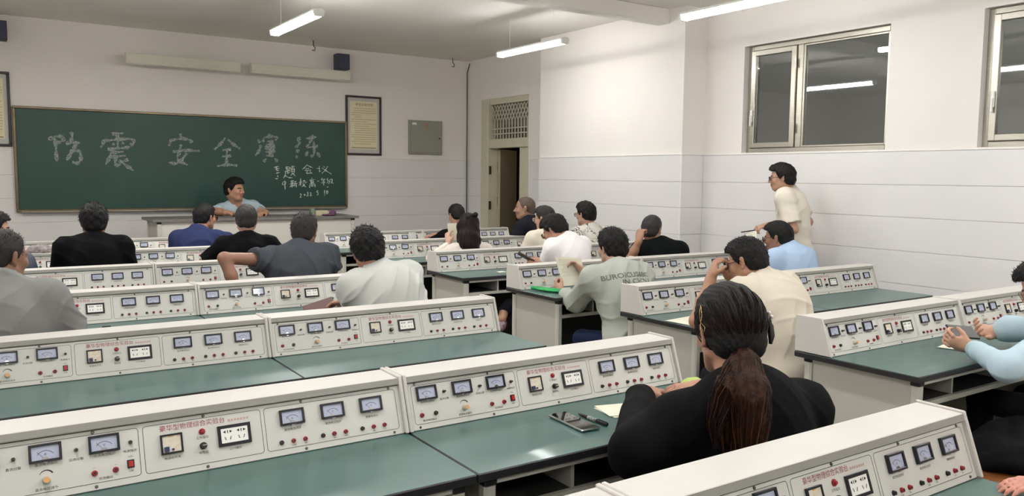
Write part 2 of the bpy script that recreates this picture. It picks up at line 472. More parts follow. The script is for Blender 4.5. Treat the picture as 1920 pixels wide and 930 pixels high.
CHALK_SMALL = """2312,1678 2376,1693|2327,1656 2383,1664|2348,1695 2333,1639 2375,1637|2335,1600 2386,1612|2355,1573 2362,1545|2325,1528 2364,1528
2472,1686 2530,1687 2529,1647 2477,1641 2472,1686|2474,1663 2529,1666|2454,1624 2535,1633|2494,1624 2494,1591|2494,1608 2523,1610|2466,1613 2459,1574 2434,1534|2454,1573 2505,1542 2562,1541|2547,1693 2593,1699|2550,1676 2585,1678 2584,1597 2549,1597 2550,1676|2550,1651 2584,1654|2549,1624 2584,1627|2553,1591 2534,1569|2574,1591 2597,1563
2762,1719 2732,1684 2697,1655|2768,1715 2803,1696 2842,1680|2744,1665 2791,1670|2732,1642 2820,1648|2773,1645 2747,1601 2832,1609|2802,1628 2837,1602
2934,1704 2946,1693|2904,1669 2945,1681 2933,1624 2957,1641|3000,1705 3012,1688|3060,1706 3023,1648 2975,1607|2975,1682 3035,1642 3113,1597
2424,1484 2417,1444 2463,1456 2469,1489 2424,1484|2449,1506 2456,1383
2527,1495 2579,1501|2538,1484 2544,1471|2570,1486 2563,1471|2517,1456 2584,1464|2552,1495 2551,1405|2549,1445 2520,1414|2556,1445 2578,1428|2608,1501 2590,1479 2583,1428|2590,1462 2625,1467|2609,1464 2609,1411
2648,1479 2695,1487|2672,1536 2674,1428|2671,1473 2647,1439|2701,1496 2742,1502|2718,1513 2722,1496|2712,1479 2700,1462|2730,1485 2745,1468|2729,1456 2688,1417|2700,1456 2744,1414|2753,1487 2761,1481
2828,1543 2830,1525|2795,1508 2872,1520|2812,1497 2854,1499 2851,1480 2812,1480 2812,1497|2796,1405 2800,1468 2871,1472 2874,1414|2818,1451 2851,1453 2847,1428 2820,1428 2818,1451
2907,1497 2931,1500
2980,1544 2962,1515|2968,1518 3022,1527|2973,1498 3012,1502|2959,1474 3021,1481|2995,1521 2997,1440
3058,1544 3046,1515 3068,1510 3049,1469|3082,1519 3131,1527 3112,1493 3136,1464|3088,1519 3084,1487 3070,1461|3128,1516 3106,1469|3042,1417 3064,1419
2657,1320 2675,1326 2677,1308 2657,1274 2686,1280|2716,1314 2724,1320 2733,1308 2724,1300 2716,1314|2757,1342 2775,1346 2771,1319 2754,1293 2783,1302|2799,1337 2816,1339 2810,1314 2802,1296 2828,1302
2918,1365 2897,1362 2900,1342 2918,1336 2914,1313 2897,1304
3008,1376 3010,1295|3038,1365 3056,1367 3056,1330 3038,1324 3038,1365"""
rnd = random.Random(5)
def chalk(src, wid, m, name):
    n_ = 0
    for ci, line in enumerate(src.split('\n')):
        mb = MB()
        for st_ in line.split('|'):
            pts = [tuple(int(a) / 1000 for a in p.split(',')) for p in st_.split()]
            # resample with a slight curve
            P = []
            for i in range(len(pts) - 1):
                for k in range(4):
                    s = k / 4; P.append((pts[i][0] * (1 - s) + pts[i + 1][0] * s, pts[i][1] * (1 - s) + pts[i + 1][1] * s))
            P.append(pts[-1])
            for _ in range(2):
                P = [P[0]] + [tuple((P[i - 1][q] + 2 * P[i][q] + P[i + 1][q]) / 4 for q in (0, 1)) for i in range(1, len(P) - 1)] + [P[-1]]
            L, R = [], []
            for i, p in enumerate(P):
                a = P[max(i - 1, 0)]; b = P[min(i + 1, len(P) - 1)]
                dx, dz = b[0] - a[0], b[1] - a[1]; l = math.hypot(dx, dz) or 1
                ww = wid * (0.5 + 0.22 * math.sin(i * 1.3 + ci)) * (0.75 if i in (0, len(P) - 1) else 1)
                L.append((p[0] - bx0 - dz / l * ww, -0.0362 - 0.00002 * n_, p[1] - bz0 + dx / l * ww))
                R.append((p[0] - bx0 + dz / l * ww, -0.0362 - 0.00002 * n_, p[1] - bz0 - dx / l * ww))
            n_ += 1
            k = len(L)
            mb.add(L + R, [(i, i + 1, k + i + 1, k + i) for i in range(k - 1)], m)
        tag(mb.build(name, t), kind='stuff')
chalk(CHALK_BIG, 0.034, M_CHALK, 'chalk_writing')
chalk(CHALK_SMALL, 0.0105, M_CHALK2, 'chalk_writing')
# stroke directions may face backwards; flat ribbons read from the front either way

# ---- framed regulation sheets
def poster(x0, label):
    t = empty('framed_notice', (x0, YF, 1.869)); tag(t, label, 'framed notice', 'framed notices beside the chalkboard')
    W_, H = 0.54, 0.833; q = 0.028
    m = MB(); m.box(0, W_, -0.03, -0.001, 0, q, M_FRAMEW); m.box(0, W_, -0.03, -0.001, H - q, H, M_FRAMEW)
    m.box(0, q, -0.03, -0.001, q, H - q, M_FRAMEW); m.box(W_ - q, W_, -0.03, -0.001, q, H - q, M_FRAMEW)
    m.build('frame', t, bevel=0.004)
    MB().box(q, W_ - q, -0.012, -0.001, q, H - q, M_MOUNT).build('mount', t)
    pr = MB().box(0.065, W_ - 0.065, -0.015, -0.012, 0.085, H - 0.075, M_PAPERY).build('sheet', t)
    F = lambda u, v, n: (u, -0.0155 - n, v)
    m = MB()
    put_text(m, '学生实验守则', 0.043, M_INK, F, W_ / 2 + .01, H - 0.125, sx=1.05, res=2)
    rr = random.Random(3)
    z = H - 0.18
    while z > 0.14:
        u = 0.13 if rr.random() < 0.5 else 0.085
        end = W_ - 0.085 - (rr.random() < 0.4) * rr.uniform(0.05, 0.25)
        while u < end:
            w_ = rr.uniform(0.008, 0.012)
            m.add([F(u, z, 0), F(u + w_, z, 0), F(u + w_, z + 0.010, 0), F(u, z + 0.010, 0)], [(0, 1, 2, 3)], M_MARK)
            u += w_ + 0.005
        z -= 0.031
    m.add([F(0.08, 0.10, 0), F(W_ - 0.08, 0.10, 0), F(W_ - 0.08, 0.108, 0), F(0.08, 0.108, 0)], [(0, 1, 2, 3)], M_FRAMEW)
    tag(m.build('printed_text', pr), kind='stuff')
M_MARK = mat('faded_print', (168, 158, 126), 0.7)
poster(3.337, 'dark framed notice sheet right of the chalkboard')
poster(-1.20, 'dark framed notice sheet left of the chalkboard, cut by the photo edge')

# ---- grey electric box
t = empty('electric_box', (4.312, YF, 1.907)); tag(t, 'grey metal electric box on front wall right of the framed notice', 'electric box')
MB().box(0, 0.545, -0.05, -0.001, 0, 0.494, M_BOXG).build('box_body', t, bevel=0.003)
dd = MB().box(0.02, 0.525, -0.06, -0.05, 0.022, 0.472, M_BOXG).build('box_door', t, bevel=0.003)
MB().cyl((0.49, -0.062, 0.235), 0.011, -0.008, M_DARK, axis='y').build('lock', dd)
F = lambda u, v, n: (u, -0.0605 - n, v)
m = MB(); m.add([F(0.04, .425, 0), F(0.11, .425, 0), F(0.11, .458, 0), F(0.04, .458, 0)], [(0, 1, 2, 3)], M_WHITEP); m.build('sticker', dd)
m = MB()
for i in range(5):
    m.add([F(0.24, .37 + i * .018, 0), F(0.31, .37 + i * .018, 0), F(0.31, .378 + i * .018, 0), F(0.24, .378 + i * .018, 0)], [(0, 1, 2, 3)], mat('orange_print', (176, 120, 84), .6))
m.build('warning_print', dd)
for k, (x, wd, lb) in enumerate(((4.70, 0.10, 'left of the two white wall plates low under the electric box'), (4.97, 0.075, 'right of the two white wall plates low under the electric box'))):
    o = MB().box(0, wd, -0.012, -0.001, 0, 0.075, M_WHITEP)
    o.box(wd * .2, wd * .8, -0.016, -0.012, 0.02, 0.055, M_WHITEP)
    tag(o.build('wall_plate', bevel=0.002, loc=(x, YF - 0.008, 1.35)), lb, 'wall plate', 'wall plates under the electric box')
# corner cable
c = MB().tube([(XR - 0.03, YF - 0.03, 0.02 + i * 0.165 ) for i in range(20)] + [(XR - .01, YF - .03, 3.22), (XR + 0.0, YF - .06, 3.30)], 0.007, M_DARK, n=6)
tag(c.build('corner_cable', smooth=True), 'thin dark cable running down the front right corner', 'cable')
# wall speakers
for x, lb in ((3.13, 'small dark wall speaker right of the chalkboard lights'), (-0.85, 'small dark wall speaker at the left edge of the front wall')):
    t = empty('wall_speaker', (x, 9.5, 3.02)); tag(t, lb, 'speaker', 'wall speakers high on the front wall')
    MB().box(0, 0.18, 0, 0.15, 0, 0.21, M_SPEAK).build('cabinet', t, bevel=0.006)
    MB().box(0.012, 0.168, -0.006, 0, 0.012, 0.198, mat('speaker_grille', (72, 74, 92), .8, bump=.5, bscale=400)).build('grille', t)
    MB().box(0.07, 0.11, 0.15, 0.249, 0.08, 0.12, M_DARK).build('bracket', t)
# unlit blackboard lamp boxes
for x0, x1, lb in ((0.50, 1.82, 'long white unlit lamp box above the left half of the chalkboard'), (1.955, 3.29, 'long white unlit lamp box above the right half of the chalkboard')):
    t = empty('board_lamp', (x0, 9.42, 2.87)); tag(t, lb, 'lamp box', 'unlit lamp boxes above the chalkboard')
    W_ = x1 - x0
    MB().prism([(0.02, 0), (0.0, 0.05), (0.02, 0.12), (0.12, 0.13), (0.14, 0.05), (0.12, 0)], 0, W_, M_LAMPB, axis='x').build('housing', t, bevel=0.008, seg=2)
    for xx in (0.25, W_ - 0.25):
        MB().box(xx - .015, xx + .015, 0.14, 0.329, 0.07, 0.09, M_WHITEP).build('bracket', t)
# hooks for a ceiling fan
for x, y, lb in ((2.72, 9.3, 'small dark hook on the ceiling beyond the left lamp'), (4.95, 9.55, 'tiny dark hook on the ceiling near the corner cable')):
    tag(MB().tube([(x, y, ZC), (x, y, ZC - .06), (x + .025, y, ZC - .09), (x + .02, y, ZC - .13), (x - .015, y, ZC - .125)], 0.006, M_DARK, n=6).build('ceiling_hook', smooth=True), lb, 'hook', 'ceiling hooks near the front wall')

# ---- tube lamps hanging under the ceiling
M_TUBE = mat('lit_diffuser', (255, 255, 255), 0.5, emit=LAMP_POWER, ecol=(251, 251, 250))
M_TUBE2 = mat('lit_diffuser_lowered', (255, 255, 255), 0.5, emit=LAMP_POWER * 0.62, ecol=(251, 251, 250))  # same lamp, output lowered to soften the bright wall by the column
M_TUBE3 = mat('lit_diffuser_raised', (255, 255, 255), 0.5, emit=LAMP_POWER * 1.75, ecol=(253, 251, 247))  # same lamp, output raised to brighten the front wall
def lamp_fixture(loc, lb, rz=0.0):
    t = empty('tube_lamp', loc, rz); tag(t, lb, 'ceiling lamp', 'lit tube lamps hanging in rows')
    MB().prism([(-0.045, 0.0285), (-0.030, 0.05), (0.030, 0.05), (0.045, 0.0285)], -0.6, 0.6, M_WHITEP, axis='y').build('lamp_tray', t)
    MB().prism([(-0.041, 0.028), (-0.041, -0.006), (-0.034, -0.012), (0.034, -0.012), (0.041, -0.006), (0.041, 0.028)], -0.58, 0.58, M_TUBE2 if loc[0] > 3 and loc[1] > 1 else M_TUBE3 if loc[1] > 5 else M_TUBE, axis='y').build('diffuser', t)
    for s in (-1, 1):
        MB().prism([(-0.05, 0.03), (-0.038, -0.016), (0.038, -0.016), (0.05, 0.03), (0.03, 0.05), (-0.03, 0.05)], s * 0.58, s * 0.605, M_WHITEP, axis='y').build('end_cap', t)
        MB().cyl((0, s * 0.4, 0.05), 0.0015, 3.329 - loc[2] - 0.05, M_WHITEP, n=6).build('hanger_rod', t)
LAMPS = [((1.42, 6.20, 2.93), 'lit tube lamp hanging above the left part of the chalkboard'),
         ((3.92, 6.07, 2.93), 'lit tube lamp hanging before the door'),
         ((4.00, 3.34, 2.93), 'lit tube lamp nearest the big window')]
for X in (-2.9, -1.1, 1.42, 3.95):
    for Y in (6.15, 3.35, 0.55, -2.2):
        if (X > 1 and Y > 6) or (X > 3 and Y == 3.35) or X == -2.9: continue
        LAMPS.append(((X, Y, 2.93), 'lit tube lamp out of the photo, row %s' % {6.15: 'by the chalkboard', 3.35: 'second from the chalkboard', .55: 'over the near benches', -2.2: 'at the room back'}[Y] + (' on the left' if X < 0 else ' in the middle' if X < 2 else ' by the windows')))
for l, lb in LAMPS: lamp_fixture(l, lb)
# added fill light in the corridor, out of view, to brighten the open leaf
t = empty('corridor_fill_light', (6.15, 7.9, 2.80)); tag(t, 'added fill light in the corridor beyond the open door, out of view', 'ceiling lamp')
MB().box(-.25, .25, -.05, .05, 0.0, 0.099, M_WHITEP).build('lamp_tray', t)
MB().box(-.24, .24, -.04, .04, -0.02, 0.0, mat('fill_diffuser', (255, 244, 225), .5, emit=7, ecol=(255, 240, 215))).build('diffuser', t)

# ---------------------------------------------------------------- laboratory benches
BD, BE = 0.416, 0.192          # worktop reaches BD towards the seat, BE behind the console face line
TOPZ = 0.78
def make_bench():
    t = empty('lab_bench')
    mb = MB(); x0, x1 = 0.002, 1.198
    mb.box(x0, x1, -BD, BE, TOPZ - 0.026, TOPZ, M_EDGE)
    wt = mb.build('worktop', t, bevel=0.003)
    MB().box(x0 + .003, x1 - .003, -BD + .003, BE - .003, TOPZ - 0.0005, TOPZ + 0.0005, M_TOP).build('worktop_surface', wt)
    for x in (0.030, 1.130):
        for y in (-BD + 0.012, BE - 0.075):
            lg = MB().prism([(x, y + .008), (x + .008, y), (x + .032, y), (x + .04, y + .008), (x + .04, y + .032), (x + .032, y + .04), (x + .008, y + .04), (x, y + .032)], 0.03, TOPZ - 0.048, M_POST, axis='z').build('leg', t)
            MB().box(x - .001, x + .041, y - .001, y + .041, TOPZ - 0.048, TOPZ - 0.027, M_DARK).build('leg_cap', lg, bevel=0.004)
            MB().cyl((x + .02, y + .02, 0.001), 0.022, 0.029, M_DARK, n=10).build('foot', lg)
    for x in (0.044, 1.144):
        MB().box(x, x + 0.012, -BD + 0.054, BE - 0.077, 0.10, TOPZ - 0.05, M_PANEL).build('side_panel', t)
        MB().box(x - .006, x + 0.018, -BD + 0.054, BE - 0.077, TOPZ - 0.05, TOPZ - 0.027, M_POST).build('side_rail', t)
    MB().box(0.07, 1.13, -BD + 0.016, -BD + 0.034, TOPZ - 0.044, TOPZ - 0.027, M_POST).build('front_rail', t)
    MB().box(0.07, 1.13, -BD + 0.05, BE - 0.05, 0.636, 0.648, M_BACKP).build('shelf', t)
    MB().box(0.07, 1.13, -BD + 0.030, -BD + 0.049, 0.630, 0.652, M_POST).build('shelf_rail', t)
    for x in (0.36, 0.84):
        MB().box(x, x + 0.012, -BD + 0.05, BE - 0.06, 0.65, 0.752, M_POST).build('shelf_divider', t)
    MB().box(0.07, 1.13, BE - 0.062, BE - 0.052, 0.14, TOPZ - 0.03, M_BACKP).build('back_panel', t)
    return t

# ---------------------------------------------------------------- instrument consoles
TB, TF, HC = 0.185, 0.0587, 0.1647
SL = math.hypot(TF, HC)
def FP(u, v, n=0.0):
    """point on the sloping console face: u along, v up the slope, n outwards"""
    return (u, TF * v / SL - n * HC / SL, HC * v / SL + n * TF / SL)
def fbox(mb, u0, u1, v0, v1, n0, n1, m):
    return mb.box(u0, u1, v0, v1, n0, n1, m, T=lambda x, y, z: FP(x, y, z))
def fcyl(mb, u, v, n0, r, h, m, n=12, r2=None):
    return mb.cyl((u, v, n0), r, h, m, n=n, r2=r2, T=lambda x, y, z: FP(x, y, z))
PLATE = -0.004       # face plate surface lies a little behind the end frames
def make_console():
    t = empty('instrument_console')
    # carcase
    a = PLATE - 0.002
    p0, p1 = FP(0, 0.0, a), FP(0, SL - 0.004, a)
    MB().prism([(p0[1], 0.001), (p1[1], p1[2]), (TB - .004, HC - .004), (TB - .004, 0.001)], 0.012, 1.188, M_ENAMEL, axis='x').build('carcase', t)
    # top board with front lip
    l0, l1, l2 = FP(0, 0.153, 0.004), FP(0, SL, 0.006), FP(0, 0.153, PLATE - .002)
    MB().prism([(l0[1], l0[2]), (l1[1], HC + .001), (TB, HC + .001), (TB, HC - 0.012), (l2[1] + .02, HC - 0.012), (l2[1], l2[2])], 0.013, 1.187, M_ENAMEL, axis='x').build('top_board', t, bevel=0.0015)
    # grey front of the lip
    m = MB(); fbox(m, 0.013, 1.187, 0.1545, 0.1725, 0.0042, 0.0064, M_ENAMEL2); m.build('lip_strip', t)
    # end frames
    for x in (0.0015, 1.186):
        e0, e1, e2, e3 = FP(0, 0.0, 0.009), FP(0, SL + .002, 0.009), FP(0, 0, 0), FP(0, 0, 0)
        MB().prism([(e0[1], 0.001), (e1[1], HC + 0.007), (TB + .004, HC + 0.007), (TB + .004, 0.001)], x, x + 0.0125, M_ENAMEL, axis='x').build('end_frame', t, bevel=0.0025)
    m = MB(); fbox(m, 0.0145, 1.1855, 0.002, 0.1525, PLATE - 0.001, PLATE, M_FACE); fp = m.build('face_plate', t)
    n0 = PLATE
    # printed borders
    m = MB()
    def rr(u0, u1, v0, v1, r=0.009, wd=0.0014):
        pts = []
        for cu_, cv_, a0 in ((u1 - r, v1 - r, 0), (u0 + r, v1 - r, 90), (u0 + r, v0 + r, 180), (u1 - r, v0 + r, 270)):
            for k in range(5):
                an = math.radians(a0 + k * 22.5); pts.append((cu_, cv_, math.cos(an), math.sin(an)))
        N = len(pts)
        A = [FP(p[0] + p[2] * r, p[1] + p[3] * r, n0 + .0004) for p in pts]
        B = [FP(p[0] + p[2] * (r - wd), p[1] + p[3] * (r - wd), n0 + .0004) for p in pts]
        m.add(A + B, [(i, (i + 1) % N, N + (i + 1) % N, N + i) for i in range(N)], M_LINE)
    rr(0.028, 0.428, 0.018, 0.142); rr(0.438, 0.750, 0.018, 0.142); rr(0.759, 1.172, 0.018, 0.142)
    fbox(m, 0.0145, 1.1855, 0.1505, 0.1525, n0, n0 + .0005, M_LINE)
    fbox(m, 0.0145, 1.1855, 0.0, 0.002, n0, n0 + .0005, M_LINE)
    tag(m.build('printed_border', fp), kind='stuff')
    # printed words
    m = MB(); F = lambda u, v, n: FP(u, v, n0 + 0.0005 + n)
    def T(s, size, col, u, v, sx=1.12): put_text(m, s, size, col, F, u, v, sx=sx)
    T('豪华型物理综合实验台', 0.0172, M_REDINK, 0.565, 0.127, 1.0)
    for i in range(7): m.add([F(.658 + i * .0085, .121, 0), F(.664 + i * .0085, .121, 0), F(.664 + i * .0085, .127, 0), F(.658 + i * .0085, .127, 0)], [(0, 1, 2, 3)], M_REDINK2)
    K = M_INK
    T('直流电压指示', 0.0075, K, 0.082, 0.0865); T('直流过载', 0.0075, K, 0.144, 0.0865); T('直流电流指示', 0.0075, K, 0.214, 0.0865)
    T('交流过载', 0.0075, K, 0.280, 0.0855); T('交流电压指示', 0.0075, K, 0.345, 0.0855); T('电源指示', 0.0075, K, 0.405, 0.085)
    T('直流电压输出', 0.0075, K, 0.081, 0.0275); T('直流电压调节', 0.0075, K, 0.212, 0.0265); T('交流输出', 0.0075, K, 0.344, 0.0275)
    T('ON', 0.0065, K, 0.404, 0.0705); T('OFF', 0.0065, K, 0.404, 0.0335)
    T('+', 0.008, K, 0.055, 0.059); T('~', 0.008, K, 0.319, 0.057); T('~', 0.008, K, 0.368, 0.057)
    T('电源总开关', 0.0075, K, 0.507, 0.0485); T('工作指示', 0.0075, K, 0.587, 0.0885); T('保险丝', 0.0075, K, 0.587, 0.0485); T('220V输出', 0.0075, K, 0.672, 0.0455)
    T('直流电流测试', 0.0075, K, 0.838, 0.0715); T('直流电压测试', 0.0075, K, 0.961, 0.0705); T('灵敏电流计', 0.0075, K, 1.086, 0.0695)
    for u, s in ((.801, '-'), (.836, '0.6A'), (.871, '3A'), (.925, '-'), (.960, '3V'), (.996, '15V'), (1.050, '-'), (1.087, 'G0'), (1.123, 'G1')): T(s, 0.0065, K, u, 0.0255, 1.0)
    # black dial arc over the knob
    A, B = [], []
    for k in range(9):
        an = math.radians(25 + k * 130 / 8); w_ = 0.0012 + 0.0026 * (8 - k) / 8
        A.append(F(0.212 + 0.0145 * math.cos(an), 0.056 + 0.0145 * math.sin(an), 0)); B.append(F(0.212 + (0.0145 + w_) * math.cos(an), 0.056 + (0.0145 + w_) * math.sin(an), 0))
    m.add(A + B, [(i, i + 1, 9 + i + 1, 9 + i) for i in range(8)], K)
    tag(m.build('printed_text', fp), kind='stuff')
    # meters
    def meter(u, v, letter):
        m = MB(); W2, H2 = 0.036, 0.0225; q = 0.0058; h = 0.010
        fbox(m, u - W2, u - W2 + q, v - H2, v + H2, n0, n0 + h, M_METERF); fbox(m, u + W2 - q, u + W2, v - H2, v + H2, n0, n0 + h, M_METERF)
        fbox(m, u - W2 + q, u + W2 - q, v - H2, v - H2 + q, n0, n0 + h, M_METERF); fbox(m, u - W2 + q, u + W2 - q, v + H2 - q, v + H2, n0, n0 + h, M_METERF)
        me = m.build('meter', t, bevel=0.0008)
        m = MB(); fbox(m, u - W2 + q, u + W2 - q, v - H2 + q, v + H2 - q, n0 + .001, n0 + .005, M_DIAL)
        Fd = lambda a, b, n: FP(a, b, n0 + 0.0052 + n)
        put_text(m, letter, 0.0085, K, Fd, u, v - 0.004)
        A, B = [], []
        for k in range(11):
            an = math.radians(35 + 11 * k)
            A.append(Fd(u + 0.021 * math.cos(an), v - 0.0165 + 0.021 * math.sin(an), 0)); B.append(Fd(u + 0.0222 * math.cos(an), v - 0.0165 + 0.0222 * math.sin(an), 0))
        m.add(A + B, [(i, i + 1, 12 + i, 11 + i) for i in range(10)], K)
        m.add([Fd(u - .001, v - .0165, 0.0001), Fd(u, v - .0165, 0.0001), Fd(u - .0175, v + .004, 0.0001), Fd(u - .0182, v + .0035, 0.0001)], [(0, 1, 2, 3)], M_METERF)
        m.build('dial', me)
        m = MB(); fcyl(m, u, v - H2 + q - .001, n0 + .0052, 0.0075, 0.002, M_CHROME, n=12); m.build('zero_screw', me)
    for u, l in ((.081, 'V'), (.213, 'A'), (.345, 'V')): meter(u, 0.1145, l)
    for u, l in ((.838, 'A'), (.962, 'V'), (1.086, 'G')): meter(u, 0.1065, l)
    def jack(u, v, m_, r=0.0075):
        m = MB(); fcyl(m, u, v, n0, r, 0.0015, m_, n=12); fcyl(m, u, v, n0 + .0015, r * .82, 0.006, m_, n=12, r2=r * .75); fcyl(m, u, v, n0 + .0075, r * .42, 0.0006, M_DARK, n=8)
        m.build('jack', t)
    jack(.055, .046, M_REDJ); jack(.105, .046, M_BLKJ); jack(.319, .0435, M_REDJ); jack(.368, .0435, M_REDJ)
    for k, u in enumerate((.801, .836, .871, .925, .960, .996, 1.050, 1.087, 1.123)): jack(u, 0.0375, M_BLKJ if k % 3 == 0 else M_REDJ, 0.0068)
    for u, v in ((.145, .110), (.281, .109), (.407, .107)):
        m = MB(); fcyl(m, u, v, n0, 0.0052, 0.004, M_SCREW, n=10); fcyl(m, u, v, n0 + .004, 0.0038, 0.010, M_BLKJ, n=10, r2=.003); m.build('indicator_pin', t)
    m = MB(); fcyl(m, .587, .105, n0, 0.0085, 0.003, M_REDJ); fcyl(m, .587, .105, n0 + .003, 0.0065, 0.006, M_REDJ, r2=.004); m.build('indicator_lamp', t)
    m = MB(); fcyl(m, .587, .0665, n0, 0.0095, 0.006, M_BLKJ, n=14); fcyl(m, .587, .0665, n0 + .006, 0.0075, 0.012, M_BLKJ, n=14); fbox(m, .582, .594, .066, .0695, n0 + .018, n0 + .0185, M_CHROME); m.build('fuse_holder', t)
    m = MB(); fcyl(m, .212, .0475, n0, 0.0095, 0.004, M_KNOB, n=16); fcyl(m, .212, .0475, n0 + .004, 0.0085, 0.016, M_KNOB, n=16, r2=.0075)
    kn = m.build('voltage_knob', t, bevel=.0008); m = MB(); fcyl(m, .212, .0475, n0 + .020, 0.0072, 0.0012, M_ORANGE, n=14); m.build('knob_cap', kn)
    m = MB(); fbox(m, .3955, .4125, .0415, .0625, n0, n0 + .003, M_METERF)
    sw = m.build('power_switch', t); m = MB(); fbox(m, .3985, .4095, .0445, .0595, n0 + .003, n0 + .007, M_REDSW); m.build('rocker', sw)
    # breaker
    m = MB(); u0, u1, v0, v1, q, h = .479, .535, .0595, .112, .0048, .008
    fbox(m, u0, u0 + q, v0, v1, n0, n0 + h, M_METERF); fbox(m, u1 - q, u1, v0, v1, n0, n0 + h, M_METERF); fbox(m, u0 + q, u1 - q, v0, v0 + q, n0, n0 + h, M_METERF); fbox(m, u0 + q, u1 - q, v1 - q, v1, n0, n0 + h, M_METERF)
    br = m.build('circuit_breaker', t, bevel=.0008)
    m = MB(); fbox(m, u0 + q, u1 - q, v0 + q, v1 - q, n0, n0 + .005, M_BREAK); fbox(m, .500, .512, .1035, .1065, n0 + .005, n0 + .0055, M_ORANGE); m.build('breaker_body', br)
    m = MB(); fbox(m, .487, .499, .066, .079, n0 + .005, n0 + .012, M_BLUE); fbox(m, .506, .512, .068, .073, n0 + .005, n0 + .008, M_BLUE); m.build('breaker_lever', br)
    # socket
    m = MB(); u0, u1, v0, v1, q, h = .627, .717, .0545, .1115, .0085, .006
    fbox(m, u0, u0 + q, v0, v1, n0, n0 + h, M_METERF); fbox(m, u1 - q, u1, v0, v1, n0, n0 + h, M_METERF); fbox(m, u0 + q, u1 - q, v0, v0 + q, n0, n0 + h, M_METERF); fbox(m, u0 + q, u1 - q, v1 - q, v1, n0, n0 + h, M_METERF)
    so = m.build('power_socket', t, bevel=.0008)
    m = MB(); fbox(m, u0 + q, u1 - q, v0 + q, v1 - q, n0, n0 + .0045, M_SOCKET); m.build('socket_face', so)
    m = MB()
    z0_ = n0 + .0045; z1_ = n0 + .0049
    for cu_ in (.6535, .6905):
        m.prism([(cu_ - .0125, .0935), (cu_ - .0055, .0975), (cu_ - .0055, .0895)], z0_, z1_, M_DARK, axis='z', T=lambda x, y, z: FP(x, y, z))
        m.prism([(cu_ + .0125, .0935), (cu_ + .0055, .0975), (cu_ + .0055, .0895)], z0_, z1_, M_DARK, axis='z', T=lambda x, y, z: FP(x, y, z))
        fbox(m, cu_ - .0012, cu_ + .0012, .0895, .0975, z0_, z1_, M_DARK)
        for s in (-1, 1):
            m.prism([(cu_ + s * .0045, .071), (cu_ + s * .0065, .071), (cu_ + s * .0095, .080), (cu_ + s * .0075, .080)], z0_, z1_, M_DARK, axis='z', T=lambda x, y, z: FP(x, y, z))
    tag(m.build('socket_slot', so), kind='stuff')
    for u in (.044, .321, .594, .871, 1.153):
        for v in (.1465, .0095):
            m = MB(); fcyl(m, u, v, n0, .0045, .003, M_SCREW, n=8, r2=.003); m.build('screw', t)
    return t

ROWS = {'L0': (-0.006, 0.0), 'L1': (0.042, 1.169), 'L2': (0.001, 2.431), 'L3': (-0.015, 3.708), 'L4': (-0.022, 4.958), 'L5': (-0.030, 6.19), 'L6': (-0.035, 7.40),
        'R1': (2.137, 1.127), 'R2': (2.159, 2.390), 'R3': (2.154, 3.635), 'R4': (2.143, 4.849), 'R5': (2.120, 6.07), 'R6': (2.101, 7.291)}
ORD = {0: 'nearest row', 1: 'second row from the camera', 2: 'third row from the camera', 3: 'fourth row from the camera', 4: 'fifth row from the camera', 5: 'sixth row from the camera', 6: 'row closest to the chalkboard'}
bench0 = make_bench(); cons0 = make_console()
bench_tree = tree_of(bench0); cons_tree = tree_of(cons0)
first = True
for key in sorted(ROWS):
    x, y = ROWS[key]; k = int(key[1])
    for j in ((0, -1) if key[0] == 'L' else (0, 1)):
        side = {('L', 0): 'left block, module by the aisle', ('L', -1): 'left block, module at the photo left', ('R', 0): 'right block, module by the aisle', ('R', 1): 'right block, module by the windows'}[(key[0], j)]
        if first: b, c = bench0, cons0; first = False
        else: b, c = copy_tree(bench0, bench_tree), copy_tree(cons0, cons_tree)
        b.location = (x + j * 1.2, y, 0); c.location = (x + j * 1.2, y, TOPZ + 0.0025)
        tag(b, 'green-topped lab bench, %s, %s' % (ORD[k], side), 'bench', 'lab benches')
        tag(c, 'cream meter console, %s, %s' % (ORD[k], side), 'console', 'meter consoles on the benches')

# ---------------------------------------------------------------- teacher's desk on the platform
t = empty('teacher_desk', (0.56, 8.40, 0.17)); tag(t, 'long white teacher desk with grey top in front of the chalkboard', 'desk')
Wd_, Dd_, Hd_ = 2.40, 0.70, 0.91
MB().box(0, Wd_, 0, Dd_, Hd_ - 0.03, Hd_, mat('grey_worktop', (122, 119, 116), .45, noise=.06, nscale=5)).build('worktop', t, bevel=0.003)
for x in (0.05, Wd_ - 0.09):
    for y in (0.03, Dd_ - 0.09):
        lg = MB().box(x, x + .045, y, y + .045, 0.01, Hd_ - 0.052, M_POST).build('leg', t, bevel=.006)
        MB().box(x - .001, x + .046, y - .001, y + .046, Hd_ - 0.052, Hd_ - 0.031, M_DARK).build('leg_cap', lg, bevel=.003)
for x in (0.065, Wd_ - 0.08): MB().box(x, x + 0.012, 0.08, Dd_ - 0.09, 0.05, Hd_ - 0.035, M_PANEL).build('side_panel', t)
MB().box(0.097, Wd_ - 0.092, 0.045, 0.060, 0.04, Hd_ - 0.035, mat('desk_front_white', (214, 210, 202), .4)).build('front_panel', t)
TD = 0.17 + Hd_

